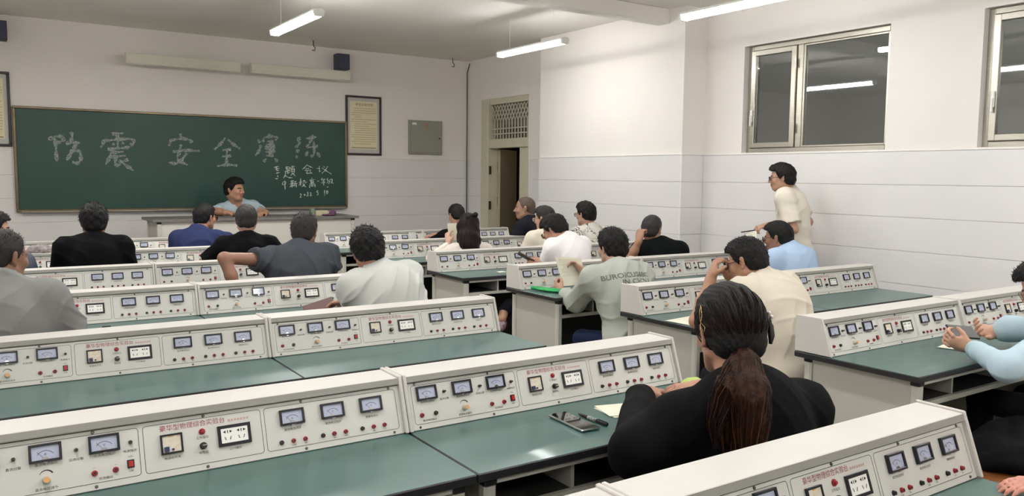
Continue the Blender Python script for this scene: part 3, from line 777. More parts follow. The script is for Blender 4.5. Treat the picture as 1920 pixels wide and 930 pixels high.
# ================================================================ people: smooth distance-field bodies
class Field:
    def __init__(self, lo, hi, h):
        self.lo = np.array(lo, np.float32); self.h = h
        self.n = np.ceil((np.array(hi) - np.array(lo)) / h).astype(int) + 1
        self.F = np.full(self.n, 0.2, np.float32)
    def block(self, lo, hi):
        a = np.maximum(np.floor((np.array(lo) - self.lo) / self.h).astype(int), 0)
        b = np.minimum(np.ceil((np.array(hi) - self.lo) / self.h).astype(int) + 1, self.n)
        if (b <= a).any(): return None
        ax = [self.lo[i] + self.h * np.arange(a[i], b[i], dtype=np.float32) for i in range(3)]
        return (slice(a[0], b[0]), slice(a[1], b[1]), slice(a[2], b[2])), ax
    def apply(self, fn, lo, hi, k, mode='add'):
        m = k + 3 * self.h
        r = self.block(np.array(lo) - m, np.array(hi) + m)
        if r is None: return
        sl, ax = r
        X = ax[0][:, None, None]; Y = ax[1][None, :, None]; Z = ax[2][None, None, :]
        d = fn(X, Y, Z); f = self.F[sl]
        if mode == 'add':
            if k > 0:
                hh = np.clip(0.5 + 0.5 * (f - d) / k, 0, 1); self.F[sl] = f * (1 - hh) + d * hh - k * hh * (1 - hh)
            else: self.F[sl] = np.minimum(f, d)
        else:                                   # carve
            d = -d
            if k > 0:
                hh = np.clip(0.5 + 0.5 * (d - f) / k, 0, 1); self.F[sl] = f * (1 - hh) + d * hh + k * hh * (1 - hh)
            else: self.F[sl] = np.maximum(f, d)
    def cone(self, a, b, r1, r2, k=0.02, mode='add', cut=None, cut0=None):
        a = np.array(a, float); b = np.array(b, float); ba = b - a; L2 = max(float(ba @ ba), 1e-9)
        r = max(r1, r2)
        def fn(X, Y, Z):
            px, py, pz = X - a[0], Y - a[1], Z - a[2]
            t = (px * ba[0] + py * ba[1] + pz * ba[2]) / L2
            tc = np.clip(t, 0, 1)
            d = np.sqrt((px - ba[0] * tc) ** 2 + (py - ba[1] * tc) ** 2 + (pz - ba[2] * tc) ** 2) - (r1 + (r2 - r1) * tc)
            L = math.sqrt(L2)
            if cut is not None: d = np.maximum(d, (t - cut) * L)
            if cut0 is not None: d = np.maximum(d, (cut0 - t) * L)
            return d
        self.apply(fn, np.minimum(a, b) - r, np.maximum(a, b) + r, k, mode)
    def ell(self, c, r, R=None, k=0.02, mode='add'):
        c = np.array(c, float); r = np.array(r, float); rm = r.max()
        R = np.eye(3) if R is None else R       # columns are the local axes
        def fn(X, Y, Z):
            px, py, pz = X - c[0], Y - c[1], Z - c[2]
            q = [(px * R[0, i] + py * R[1, i] + pz * R[2, i]) for i in range(3)]
            k0 = np.sqrt(sum((q[i] / r[i]) ** 2 for i in range(3))); k1 = np.sqrt(sum((q[i] / r[i] ** 2) ** 2 for i in range(3)))
            return k0 * (k0 - 1) / np.maximum(k1, 1e-6)
        self.apply(fn, c - rm, c + rm, k, mode)
    def plane(self, p, nrm):                    # keep the side where (x-p).n < 0
        X = (self.lo[0] + self.h * np.arange(self.n[0], dtype=np.float32))[:, None, None]
        Y = (self.lo[1] + self.h * np.arange(self.n[1], dtype=np.float32))[None, :, None]
        Z = (self.lo[2] + self.h * np.arange(self.n[2], dtype=np.float32))[None, None, :]
        self.F = np.maximum(self.F, (X - p[0]) * nrm[0] + (Y - p[1]) * nrm[1] + (Z - p[2]) * nrm[2])
    def noise(self, fn):
        m = np.abs(self.F) < 0.03
        idx = np.nonzero(m)
        P = [self.lo[i] + self.h * idx[i] for i in range(3)]
        self.F[m] += fn(P[0], P[1], P[2]).astype(np.float32)
    def surface(self):
        F = self.F
        F[0], F[-1], F[:, 0], F[:, -1], F[:, :, 0], F[:, :, -1] = (.2,) * 6
        I = F < 0
        c = np.zeros(np.array(F.shape) - 1, np.uint8)
        nx, ny, nz = c.shape
        for dx in (0, 1):
            for dy in (0, 1):
                for dz in (0, 1):
                    c += I[dx:dx + nx, dy:dy + ny, dz:dz + nz]
        act = (c > 0) & (c < 8)
        ii, jj, kk = np.nonzero(act)
        M = len(ii)
        cv = {}
        for dx in (0, 1):
            for dy in (0, 1):
                for dz in (0, 1):
                    cv[(dx, dy, dz)] = F[ii + dx, jj + dy, kk + dz]
        acc = np.zeros((M, 3)); cnt = np.zeros(M)
        for ax in range(3):
            o1, o2 = [q for q in range(3) if q != ax]
            for u in (0, 1):
                for v in (0, 1):
                    p0 = [0, 0, 0]; p0[o1] = u; p0[o2] = v; p1 = list(p0); p1[ax] = 1
                    a, b = cv[tuple(p0)], cv[tuple(p1)]
                    s = (a < 0) != (b < 0)
                    t = np.where(s, a / np.where(s, a - b, 1), 0)
                    for q in range(3):
                        acc[:, q] += np.where(s, (t if q == ax else p0[q]), 0)
                    cnt += s
        V = acc / np.maximum(cnt, 1)[:, None] + np.stack([ii, jj, kk], 1)
        V = V * self.h + self.lo
        idx = np.full(c.shape, -1, np.int32); idx[ii, jj, kk] = np.arange(M)
        Q = []
        for ax in range(3):
            o1, o2 = [(1, 2), (2, 0), (0, 1)][ax]
            sh = [slice(None)] * 3; sh2 = [slice(None)] * 3
            sh[ax] = slice(0, -1); sh2[ax] = slice(1, None)
            A = I[tuple(sh)]; B = I[tuple(sh2)]
            e = np.nonzero(A != B)
            e = np.stack(e, 1)
            ok = (e[:, o1] > 0) & (e[:, o2] > 0) & (e[:, o1] < c.shape[o1]) & (e[:, o2] < c.shape[o2])
            e = e[ok]
            ins = A[e[:, 0], e[:, 1], e[:, 2]]
            q = []
            for d1, d2 in ((-1, -1), (0, -1), (0, 0), (-1, 0)):
                g = e.copy(); g[:, o1] += d1; g[:, o2] += d2
                q.append(idx[g[:, 0], g[:, 1], g[:, 2]])
            q = np.stack(q, 1)
            q[~ins] = q[~ins][:, ::-1]
            Q.append(q)
        Q = np.concatenate(Q); Q = Q[(Q >= 0).all(1)]
        return V, Q
    def build(self, name, m, parent=None, smooth_it=1, matfn=None, mats=None):
        V, Q = self.surface()
        if smooth_it:                            # light relaxation
            for _ in range(smooth_it):
                s = np.zeros_like(V); n = np.zeros(len(V))
                for a, b in ((0, 1), (1, 2), (2, 3), (3, 0)):
                    for x, y in ((a, b), (b, a)):
                        for q in range(3): s[:, q] += np.bincount(Q[:, x], V[Q[:, y], q], len(V))
                        n += np.bincount(Q[:, x], minlength=len(V))
                V = V * 0.5 + 0.5 * s / np.maximum(n, 1)[:, None]
        me = bpy.data.meshes.new(name)
        me.vertices.add(len(V)); me.vertices.foreach_set('co', V.astype(np.float32).ravel())
        me.loops.add(Q.size); me.loops.foreach_set('vertex_index', Q.astype(np.int32).ravel())
        me.polygons.add(len(Q)); me.polygons.foreach_set('loop_start', np.arange(0, Q.size, 4, dtype=np.int32))
        me.polygons.foreach_set('use_smooth', np.ones(len(Q), bool))
        me.materials.append(m)
        if matfn is not None:
            for x in mats: me.materials.append(x)
            C = V[Q].mean(1)
            me.polygons.foreach_set('material_index', matfn(C).astype(np.int32))
        me.update(calc_edges=True)
        o = bpy.data.objects.new(name, me); COL.objects.link(o)
        if parent: o.parent = parent
        return o

def nrm(v):
    v = np.array(v, float); return v / (np.linalg.norm(v) + 1e-12)
def rot(az, pitch=0.0, roll=0.0):
    """columns: right, forward, up; az from +Y towards +X, pitch looks down, roll tilts to the right"""
    a, p, r = [math.radians(q) for q in (az, pitch, roll)]
    Ra = np.array([[math.cos(a), math.sin(a), 0], [-math.sin(a), math.cos(a), 0], [0, 0, 1]])
    Rp = np.array([[1, 0, 0], [0, math.cos(-p), -math.sin(-p)], [0, math.sin(-p), math.cos(-p)]])
    Rr = np.array([[math.cos(r), 0, math.sin(r)], [0, 1, 0], [-math.sin(r), 0, math.cos(r)]])
    return Ra @ Rp @ Rr

def elbow_of(S_, W_, l1, l2, pole):
    d = W_ - S_; L = np.linalg.norm(d)
    L = min(L, (l1 + l2) * 0.995); d = nrm(d)
    a = (l1 * l1 - l2 * l2 + L * L) / (2 * L); h = math.sqrt(max(l1 * l1 - a * a, 0))
    p = np.array(pole, float); p = nrm(p - d * (p @ d))
    return S_ + d * a + p * h, S_ + d * L

def hand(F, wr, d, n, side, curl=0.5, sc=1.0, spread=0.0, thumb=0.5):
    """palm, four fingers and a thumb; d points to the fingertips, n out of the palm, side +1/-1 where the thumb is"""
    d = nrm(d); n = nrm(np.array(n) - d * (np.array(n) @ d)); s = np.cross(n, d) * 1.0
    R = np.stack([s, d, n], 1)
    F.ell(wr + d * 0.048 * sc, (0.040 * sc, 0.052 * sc, 0.017 * sc), R, k=0.015)
    F.cone(wr - d * .01, wr + d * 0.03 * sc, 0.026 * sc, 0.024 * sc, k=0.02)
    for i, (o, L) in enumerate(((-0.030, .060), (-0.010, .070), (0.010, .076), (0.030, .070))):
        o_ = o * side
        p = wr + d * 0.088 * sc + s * o_ * sc
        dd = nrm(d + s * o_ * (4 + 8 * spread))
        ang = 0.0
        r = 0.0094 * sc
        for j, fr in enumerate((0.46, 0.30, 0.24)):
            ang += curl * (0.9, 1.1, 0.8)[j] * (1 + 0.06 * (i - 1.5))
            v = dd * math.cos(ang) + n * math.sin(ang)
            q = p + v * L * fr * sc * 1.05
            F.cone(p, q, r, r * 0.9, k=0.004); p = q; r *= 0.9
    b = wr + d * 0.028 * sc + s * 0.028 * side * sc
    v = nrm(s * side * (0.9 - 0.5 * thumb) + d * 0.8 + n * (0.15 + 0.7 * thumb))
    q = b + v * 0.042 * sc; F.cone(b, q, 0.0135 * sc, 0.0105 * sc, k=0.012)
    v2 = nrm(v + d * 0.3 + n * 0.2 * thumb - s * side * 0.25); F.cone(q, q + v2 * 0.030 * sc, 0.0100 * sc, 0.0085 * sc, k=0.005)

SKINS = {}
def skin_mat(c):
    if c not in SKINS:
        SKINS[c] = mat('skin_%d' % len(SKINS), c, 0.5, noise=0.10, nscale=14, bump=0.05, bscale=240, sss=0.12)
    return SKINS[c]
M_HAIR = mat('hair_black', (13, 12, 13), 0.6, color2=(20, 18, 18), nscale=160, stretch=(1, 1, 0.25), bump=0.35, bscale=260, spec=.25)
M_SHAVEN = mat('shaven_stubble', (98, 80, 68), 0.7, color2=(72, 58, 50), nscale=200)
M_HAIRG = mat('hair_greying', (34, 33, 34), 0.6, color2=(16, 15, 16), nscale=180, stretch=(1, 1, 0.4), bump=0.5, bscale=260)
M_HAIRB = mat('hair_buzz', (40, 33, 31), 0.7, color2=(26, 21, 20), nscale=220, bump=0.3, bscale=400)
M_HAIRW = mat('hair_brown_black', (20, 16, 16), 0.45, color2=(38, 26, 23), nscale=60, stretch=(1, 1, 0.06), bump=0.5, bscale=150, spec=.14)
M_LIP = mat('lips', (150, 84, 76), 0.45)
M_EYEW = mat('eye_white', (176, 164, 154), 0.2)
M_IRIS = mat('iris_dark', (28, 18, 14), 0.15)
M_SPEC = mat('spectacle_frame', (40, 30, 28), 0.25, metal=0.4)
M_LENS = M_GLASS

def fabric(name, c, c2=None, rough=0.85, sheen=0.0, bump=0.15):
    return mat(name, c, rough, noise=0.05, nscale=9, color2=c2, bump=bump, bscale=420, sheen=sheen, spec=.12)

HEADE = ((0, -.012, .030), (.0755, .096, .086))
def head_prims(F, H, R, s, neck0, female=False, girth=1.0):
    def W(p): return H + R @ (np.array(p) * s)
    F.ell(W(HEADE[0]), np.array(HEADE[1]) * s, R, k=0.0)
    F.ell(W((0, .028, -.032)), np.array((.060, .062, .074)) * s * (1, 1, 1), R, k=0.03)
    F.ell(W((0, .050, -.085)), np.array((.034, .034, .026)) * s, R, k=0.03)       # chin
    for q in (-1, 1):
        F.cone(W((q * .054, .0, -.050)), W((q * .026, .058, -.088)), .018 * s, .016 * s, k=0.02)   # jaw
        F.ell(W((q * .040, .066, -.022)), np.array((.022, .018, .020)) * s, R, k=0.02)             # cheek
        F.cone(W((q * .012, .088, .020)), W((q * .046, .072, .018)), .008 * s, .007 * s, k=0.012)  # brow
        F.ell(W((q * .032, .094, .003)), np.array((.015, .012, .010)) * s, R, k=0.010, mode='cut') # socket
        F.ell(W((q * .031, .076, .002)), np.array((.0135, .0125, .0125)) * s, R, k=0.004)
        # ear: shell, rim and lobe
        E = R @ rot(0, 0, q * 8) @ rot(q * -22)
        F.ell(W((q * .078, -.010, -.002)), np.array((.007, .017, .030)) * s, E, k=0.006)
        F.ell(W((q * .083, -.014, .014)), np.array((.006, .014, .016)) * s, E, k=0.005)
        F.ell(W((q * .077, -.004, -.028)), np.array((.006, .008, .009)) * s, E, k=0.006)
    F.cone(W((0, .090, .010)), W((0, .108, -.024)), .0075 * s, .0110 * s, k=0.012)                 # nose
    for q in (-1, 1): F.ell(W((q * .012, .098, -.028)), np.array((.0085, .010, .008)) * s, R, k=0.006)
    F.ell(W((0, .089, -.050)), np.array((.022, .010, .0060)) * s, R, k=0.006)
    F.ell(W((0, .087, -.062)), np.array((.019, .010, .0065)) * s, R, k=0.006)
    F.cone(neck0, W((0, -.022, -.058)), .060 * s * girth, .052 * s * (0.88 if female else 1.0) * girth ** .5, k=0.03)
    F.ell(W((0, -.060, -.040)), np.array((.050, .040, .045)) * s, R, k=0.03)

HL_Y = np.array([-.14, -.06, -.028, -.012, .012, .030, .052, .13]); HL_Z = np.array([-.070, -.064, -.045, .020, -.008, .012, .062, .078])
def hair_obj(kind, H, R, s, hh, m, parent, name='hair'):
    def W(p): return H + R @ (np.array(p) * s)
    lo, hi = H - .20 * s, H + .20 * s
    t = {'buzz': .003, 'short': .010, 'thick': .015, 'thin': .006, 'cap': .014}[kind]
    F = Field(lo, hi, hh)
    E = np.array(HEADE[1]) + t
    F.ell(W(HEADE[0]), E * s, R, k=0.0)
    F.ell(W((0, -.056, -.028)), np.array((.056 + t, .050 + t * .6, .052)) * s, R, k=0.025)
    if kind in ('short', 'thick', 'cap'):
        F.ell(W((0, .012, .062)), np.array((.066 + t * .5, .088 + t * .4, .054 + t * 1.5)) * s, R, k=0.02)
    if kind == 'thick':
        F.ell(W((.01, .050, .085)), np.array((.055, .05, .034)) * s, R, k=0.02)
    # cut to the hairline
    idx = np.indices(F.F.shape).reshape(3, -1)
    P = (F.lo[:, None] + F.h * idx) - H[:, None]
    L = (R.T @ P) / s
    zl = np.interp(L[1], HL_Y, HL_Z)
    if kind in ('buzz', 'thin'): zl = zl + np.where(L[1] > 0.02, 0.012, 0.0)
    if kind == 'cap': zl = zl + .030 * np.exp(-((L[1] + .004) / .020) ** 2) * (np.abs(L[0]) > .05)
    cutv = (zl - L[2]).reshape(F.F.shape) * s
    F.F = np.maximum(F.F, cutv.astype(np.float32))
    amp = {'buzz': .0004, 'short': .0026, 'thick': .0042, 'thin': .001, 'cap': .0012}[kind]
    rs = np.random.RandomState(int(abs(H[0] * 1000)) % 9999)
    ph = rs.rand(8) * 6.28
    def nf(x, y, z):
        a = np.sin(x * 210 + ph[0] + 3 * np.sin(y * 60 + ph[1])) * np.sin(y * 190 + ph[2] + 2 * np.sin(z * 70)) * np.sin(z * 150 + ph[3])
        b = np.sin(x * 90 + ph[4]) * np.sin(y * 80 + ph[5]) * np.sin(z * 95 + ph[6])
        return amp * (a + b)
    if kind == 'cap':                           # strands combed back to the tie
        def nf(x, y, z):
            Q = (np.stack([x, y, z], 1) - H) @ R / s
            a = np.arctan2(Q[:, 0], Q[:, 2] + .10 + .0 * Q[:, 1])
            return .0010 * np.sin(a * 95 + 3 * np.sin(Q[:, 1] * 40 + ph[0])) + .0013 * np.sin(a * 41 + 2 * np.sin(Q[:, 1] * 25 + ph[1]))
    F.noise(nf)
    o = F.build(name, m, parent, smooth_it=0 if kind == 'cap' else 1)
    if kind in ('short', 'thick', 'thin') and hh < .0060:          # short tufts that break up the outline
        me = o.data; rr_ = random.Random(int(abs(H[1] * 1000)))
        mb = MB(); N = len(me.vertices); L0 = {'short': .010, 'thick': .013, 'thin': .012}[kind] * s
        for _ in range(420):
            v = me.vertices[rr_.randrange(N)]; c = np.array(v.co); nn = np.array(v.normal)
            q = R.T @ (c - H) / s
            if q[2] < -.01 and kind != 'thin': Lk = L0 * .45
            else: Lk = L0
            d_ = nrm(nn * rr_.uniform(.35, .8) + R[:, 2] * (-.5 if q[2] < .06 else .3) + R @ np.array((rr_.uniform(-.5, .5), rr_.uniform(-.6, .3), 0)))
            e = c + d_ * Lk * rr_.uniform(.5, 1.2)
            mb.tube([c - nn * .003, (c + e) / 2 + nn * .0015, e], [.0016, .0011, .0003], m, n=3)
        tag(mb.build('hair_tufts', parent), kind='stuff')
    return o

def person(p):
    """builds one figure from joints given in metres; returns its Empty"""
    s = p.get('s', 1.0); az = p.get('az', 0.0)
    hR = rot(p.get('haz', az), p.get('hpitch', 5), p.get('hroll', 0))
    H = np.array(p['head'], float); C7 = np.array(p['neck'], float)
    fw_ = rot(az)[:, 1]; sd = rot(az)[:, 0]; upv = np.array((0, 0, 1.0))
    stand = p.get('stand', False); base = p.get('base', 0.0)
    lean = p.get('lean', 0.08)
    zp = base + (0.93 if stand else 0.56)
    Pv = np.array(p['pelvis'], float) if 'pelvis' in p else np.array([C7[0] - fw_[0] * lean, C7[1] - fw_[1] * lean, zp])
    root = empty('person', (float(Pv[0]), float(Pv[1]), base))
    tag(root, p['label'], 'person')
    G = p.get('girth', 1.0); h = p['h']
    ax = nrm(C7 - Pv); sx = nrm(sd - ax * (sd @ ax)); fx = np.cross(ax, sx)
    fx = -fx if fx @ fw_ < 0 else fx
    RT = np.stack([sx, fx, ax], 1); LT = np.linalg.norm(C7 - Pv)
    sw = 0.172 * s * p.get('shw', 1.0)
    rise = p.get('rise', (0, 0))
    SH = {-1: C7 - sx * sw - ax * 0.055 * s + fx * .02 + upv * rise[0], 1: C7 + sx * sw - ax * 0.055 * s + fx * .02 + upv * rise[1]}
    EL, WR, HD = {}, {}, {}
    for q, nm in ((-1, 'L'), (1, 'R')):
        a = p.get(nm)
        if a is None:
            w_ = C7 + fw_ * 0.34 + sd * q * 0.16; w_[2] = base + 0.835
            if stand: w_ = C7 + sd * q * .26 - upv * .52
            a = dict(w=w_, pole=(q * sd[0] * .5, q * sd[1] * .5, -1), d=nrm(fw_ - sd * q * .3), n=(0, 0, -1), curl=.35)
        if 'e' in a:
            EL[q] = np.array(a['e'], float); WR[q] = np.array(a['w'], float)
        else:
            EL[q], WR[q] = elbow_of(SH[q], np.array(a['w'], float), .285 * s, .25 * s, a.get('pole', (q * sd[0], q * sd[1], -1)))
        HD[q] = a
    # ---- skin
    pts = [H + .16 * s, H - .16 * s, C7 + .2, C7 - .2 - ax * .1] + [EL[q] for q in EL] + [WR[q] + .19 for q in WR] + [WR[q] - .19 for q in WR] + [SH[q] + .1 for q in SH] + [SH[q] - .1 for q in SH]
    pts = np.array(pts); lo, hi = pts.min(0) - .06, pts.max(0) + .06
    F = Field(lo, hi, h)
    neck0 = C7 + fx * .028 * s - ax * .02
    head_prims(F, H, hR, s, neck0, p.get('female', False), G ** .5)
    F.cone(neck0, C7 - ax * .10 + fx * .0, .05 * s, .07 * s, k=.03)
    for q in (-1, 1):
        F.cone(C7 - ax * .04, SH[q], .040 * s, .040 * s, k=.03)
        F.cone(SH[q], EL[q], .040 * s * G, .036 * s, k=.02)
        F.cone(EL[q], EL[q] * .55 + WR[q] * .45, .037 * s, .037 * s, k=.02)
        F.cone(EL[q] * .55 + WR[q] * .45, WR[q], .036 * s, .025 * s, k=.02)
        a = HD[q]; dd = a.get('d'); dd = (WR[q] - EL[q]) if dd is None else dd
        n_ = np.array(a.get('n', (0, 0, -1)), float)
        hs = np.cross(nrm(n_), nrm(dd))
        # thumb side: for a palm turned down the thumbs point towards each other
        tside = a.get('t', 1 if (q == -1) else -1)
        hand(F, WR[q], dd, n_, tside, a.get('curl', .5), s * .98, a.get('spread', 0), a.get('thumb', .5))
    F.cone(C7 - ax * .10, C7 - ax * .26, .07, .08, k=.03)
    skin = skin_mat(p.get('skin', (196, 148, 120)))
    def mf(C):
        L = (C - H) @ hR / s
        lip = (np.abs(L[:, 0]) < .024) & (L[:, 1] > .080) & (L[:, 2] > -.068) & (L[:, 2] < -.045)
        br = (np.abs(np.abs(L[:, 0]) - .032) < .019) & (L[:, 1] > .068) & (L[:, 2] > .018) & (L[:, 2] < .026)
        return np.where(lip, 1, np.where(br & (p.get('brow', True)), 2, 0))
    body = F.build('body', skin, root, 1, mf, [M_LIP, M_HAIR])
    # ---- eyes
    for q in (-1, 1):
        e = MB(); c = H + hR @ (np.array((q * .031, .0785, .002)) * s)
        def Tl(x, y, z, c=c): return tuple(c + hR @ (np.array((x, y, z)) * s))
        for rr_, yy, mm in ((.0108, .001, M_EYEW), (.0074, .0062, M_IRIS)):
            vs_, fs = [], []
            N, K_ = 8, 5
            for i in range(K_ + 1):
                for j in range(N):
                    th = PI * i / K_; fi = 2 * PI * j / N
                    vs_.append(Tl(rr_ * math.sin(th) * math.cos(fi), yy + rr_ * math.cos(th), rr_ * .8 * math.sin(th) * math.sin(fi)))
            for i in range(K_):
                for j in range(N): fs.append((i * N + j, i * N + (j + 1) % N, (i + 1) * N + (j + 1) % N, (i + 1) * N + j))
            e.add(vs_, fs, mm)
        e.build('eye', root, smooth=True)
    # ---- hair
    hk = p.get('hair', 'short')
    if hk != 'none':
        hair_obj(hk if hk in ('buzz', 'short', 'thick', 'thin') else 'cap', H, hR, s, max(h * .8, .0045), p.get('hmat', M_HAIR), root)
    # ---- glasses
    if p.get('glasses'):
        g = MB(); gm = p.get('gmat', M_SPEC)
        def G_(x, y, z): return tuple(H + hR @ (np.array((x, y, z)) * s))
        for q in (-1, 1):
            pts_ = []
            for k in range(14):
                an = 2 * PI * k / 14
                cx_, cz_ = math.cos(an), math.sin(an)
                e_ = 0.6
                pts_.append(G_(q * .034 + .026 * math.copysign(abs(cx_) ** e_, cx_), .107 - abs(q * .034 + .026 * cx_) * .12, .001 + .019 * math.copysign(abs(cz_) ** e_, cz_)))
            g.tube(pts_, .0019, gm, n=5, closed=True)
            g.tube([G_(q * .060, .099, .008), G_(q * .080, .075, .008), G_(q * .086, .0, .010), G_(q * .084, -.02, -.002)], .0018, gm, n=5)
            g.add(pts_, [tuple(range(14))], M_LENS)
        g.tube([G_(-.010, .106, .006), G_(0, .110, .009), G_(.010, .106, .006)], .0017, gm, n=5)
        g.build('glasses', root, smooth=False)
    # ---- upper garment
    kind = p.get('top', 'tee'); off = p.get('loose', .0)
    pts = [C7 + .25, C7 - .25, Pv + .24 * G, Pv - .24 * G] + [SH[q] + .1 for q in SH] + [SH[q] - .1 for q in SH]
    for q in (-1, 1):
        pts += [EL[q] + .08, EL[q] - .08]
        if kind == 'long': pts += [WR[q] + .06, WR[q] - .06]
    pts = np.array(pts); F = Field(pts.min(0) - .02, pts.max(0) + .02, h)
    F.ell(Pv + ax * .03, (.168 * G + off, .128 * G + off, .14), RT, k=0.0)
    F.ell(Pv + ax * LT * .40 - fx * p.get('slump', .01), (.155 * G + off, .118 * G + off, .17), RT, k=.06)
    F.ell(Pv + ax * LT * .70 - fx * p.get('slump', .01), (.170 * G + off, .116 * G + off, .19 * s), RT, k=.06)
    F.cone(SH[-1], SH[1], .058 * s + off * .5, .058 * s + off * .5, k=.05)
    F.cone(C7 - ax * .01, C7 - ax * .12, .062 * s, .08 * s, k=.04)
    for q in (-1, 1):
        F.cone(C7 + ax * .005, SH[q], .048 * s, .056 * s, k=.04)
        F.ell(SH[q] * .7 + (Pv + ax * LT * .62 + sx * q * .12) * .3, (.07 * s, .07 * s, .09 * s), RT, k=.04)
        if kind == 'long':
            F.cone(SH[q], EL[q], .062 * s * G ** .5 + off * .4, .050 * s + off * .5, k=.045)
            F.cone(EL[q], WR[q], .050 * s + off * .5, .034 * s + off * .3, k=.03, cut=p.get('cuff', .93))
        else:
            F.cone(SH[q], EL[q], .064 * s * G ** .5 + off * .5, .058 * s + off * .7, k=.04, cut=p.get('sleeve', .66))
    # neck opening
    nb = C7 + fx * .030 * s + ax * .012
    hd_ = nrm(H - hR[:, 1] * .02 * s - nb)
    F.cone(nb + hd_ * .020, nb + hd_ * .16, .0585 * s * G ** .5, .080 * s, k=.008, mode='cut')
    if p.get('collar'):
        ring = []
        for k in range(14):
            an = 2 * PI * k / 14
            ring.append(C7 + fx * (.030 * s + .062 * s * math.cos(an)) + sx * .064 * s * G ** .5 * math.sin(an) + ax * (.018 - .030 * math.cos(an)) * s)
        for k in range(14):
            if k in (0, 13): continue
            F.cone(ring[k], ring[(k + 1) % 14], .0085, .0085, k=.004)
            F.cone(ring[k] + ax * .016, ring[(k + 1) % 14] + ax * .016, .0062, .0062, k=.012)
            F.cone(ring[k] + (ring[k] - C7 - fx * .03) * .16 - ax * .012, ring[(k + 1) % 14] + (ring[(k + 1) % 14] - C7 - fx * .03) * .16 - ax * .012, .006, .006, k=.012)
    rs = np.random.RandomState(int(abs(C7[0] * 777 + C7[1] * 333)) % 9999); ph = rs.rand(10) * 6.28
    fa = p.get('fold', .0035) * 1.7
    dv = nrm(sx * (rs.rand() - .5) + ax * 1.0)
    dw = nrm(sx * .8 + ax * .6 * (1 if rs.rand() > .5 else -1))
    def nf(x, y, z):
        u = (x * dv[0] + y * dv[1] + z * dv[2]); v = (x * dw[0] + y * dw[1] + z * dw[2])
        wv = 1.3 * np.sin(x * 9 + ph[0]) + 1.1 * np.sin(y * 11 + ph[1]) + np.sin(z * 7 + ph[2])
        a = 1 - np.abs(np.sin(u * 32 + wv * 1.5 + ph[3])); b = 1 - np.abs(np.sin(v * 27 + wv * 1.2 + ph[4]))
        ma = .5 + .5 * np.sin(x * 13 + ph[5] + np.sin(z * 8)); mb_ = .5 + .5 * np.sin(y * 15 + ph[6] + z * 9)
        return -fa * (a ** 2 * ma + b ** 2 * mb_)
    F.noise(nf)
    # hem
    hem = p.get('hem', .09)
    F.plane(Pv - upv * hem, -upv)
    shirt = F.build('shirt' if kind == 'tee' else 'long_sleeved_top', p['mat'], root, 1)
    # ---- trousers and shoes
    hh = .013
    az2 = p.get('legaz', az); f2 = rot(az2)[:, 1]; s2 = rot(az2)[:, 0]
    KN, AN = {}, {}
    for q in (-1, 1):
        hip = Pv + s2 * q * .085 - upv * .01
        if stand:
            KN[q] = hip + f2 * .04 - upv * .42; AN[q] = np.array([KN[q][0] - f2[0] * .03, KN[q][1] - f2[1] * .03, base + .09])
        else:
            KN[q] = hip + f2 * p.get('thigh', .38) + s2 * q * .05; KN[q][2] = base + .52
            AN[q] = KN[q] + f2 * p.get('footf', .0); AN[q][2] = base + .09
    pts = np.array([Pv + .2 * G, Pv - .2 * G] + [v + .1 for v in list(KN.values()) + list(AN.values())] + [v - .085 for v in list(KN.values()) + list(AN.values())])
    F = Field(pts.min(0), pts.max(0), hh)
    F.ell(Pv - upv * .01, (.155 * G, .12 * G, .105), rot(az2), k=0)
    for q in (-1, 1):
        F.cone(Pv + s2 * q * .085 - upv * .01, KN[q], .078, .060, k=.04)
        F.cone(KN[q], AN[q], .060, .050, k=.02, cut=1.0)
    F.build('trousers', p.get('pmat', M_TROUS), root, 1)
    for q in (-1, 1):
        sh_ = MB(); A = AN[q]
        def TS(x, y, z, A=A): return (A[0] + s2[0] * x + f2[0] * y, A[1] + s2[1] * x + f2[1] * y, base + .001 + z)
        o_ = [(-.035, -.07), (.035, -.07), (.042, .05), (.036, .15), (.0, .19), (-.036, .15), (-.042, .05)]
        sh_.prism(o_, 0, .022, M_SOLE, axis='z', T=TS)
        vs_ = [TS(x, y, .022) for x, y in o_] + [TS(x * .8, y * .9 - .005, .055 if y > .1 else .075) for x, y in o_] + [TS(x * .7, min(y * .5 - .01, .03), .10) for x, y in o_]
        fs = []
        for l in range(2):
            for k in range(7): fs.append((l * 7 + k, l * 7 + (k + 1) % 7, l * 7 + 7 + (k + 1) % 7, l * 7 + 7 + k))
        fs.append(tuple(range(14, 21)))
        sh_.add(vs_, fs, p.get('smat', M_SHOE)); sh_.build('shoe', root, smooth=False)
    # ---- the seat under a sitting person
    if not stand and p.get('stool', True):
        st = empty('stool', (float(Pv[0]), float(Pv[1]), base), -math.radians(az2)); tag(st, p['stool_label'], 'stool', 'wooden stools at the benches')
        zs = .447
        MB().box(-.16, .16, -.13, .13, zs - .03, zs, M_WOOD).build('seat', st, bevel=.012, seg=2)
        for x in (-.13, .13):
            for y in (-.10, .10):
                MB().bar((x, y, zs - .03), (x * 1.15, y * 1.15, .001), .022, .022, M_STOOLM).build('leg', st)
        for y in (-.108, .108): MB().bar((-.14, y, .16), (.14, y, .16), .016, .016, M_STOOLM, ).build('stretcher', st)
    for ch in list(root.children): ch.location = tuple(-float(q) for q in root.location)
    p['_H'], p['_R'], p['_SH'], p['_C7'], p['_RT'], p['_Pv'], p['_WR'], p['_shirt'], p['_h'] = H, hR, SH, C7, RT, Pv, WR, shirt, h
    return root

M_TROUS = fabric('dark_trousers', (26, 28, 36))
M_SHOE = mat('dark_shoe', (34, 32, 34), .5)
M_SOLE = mat('shoe_sole', (150, 148, 142), .6)

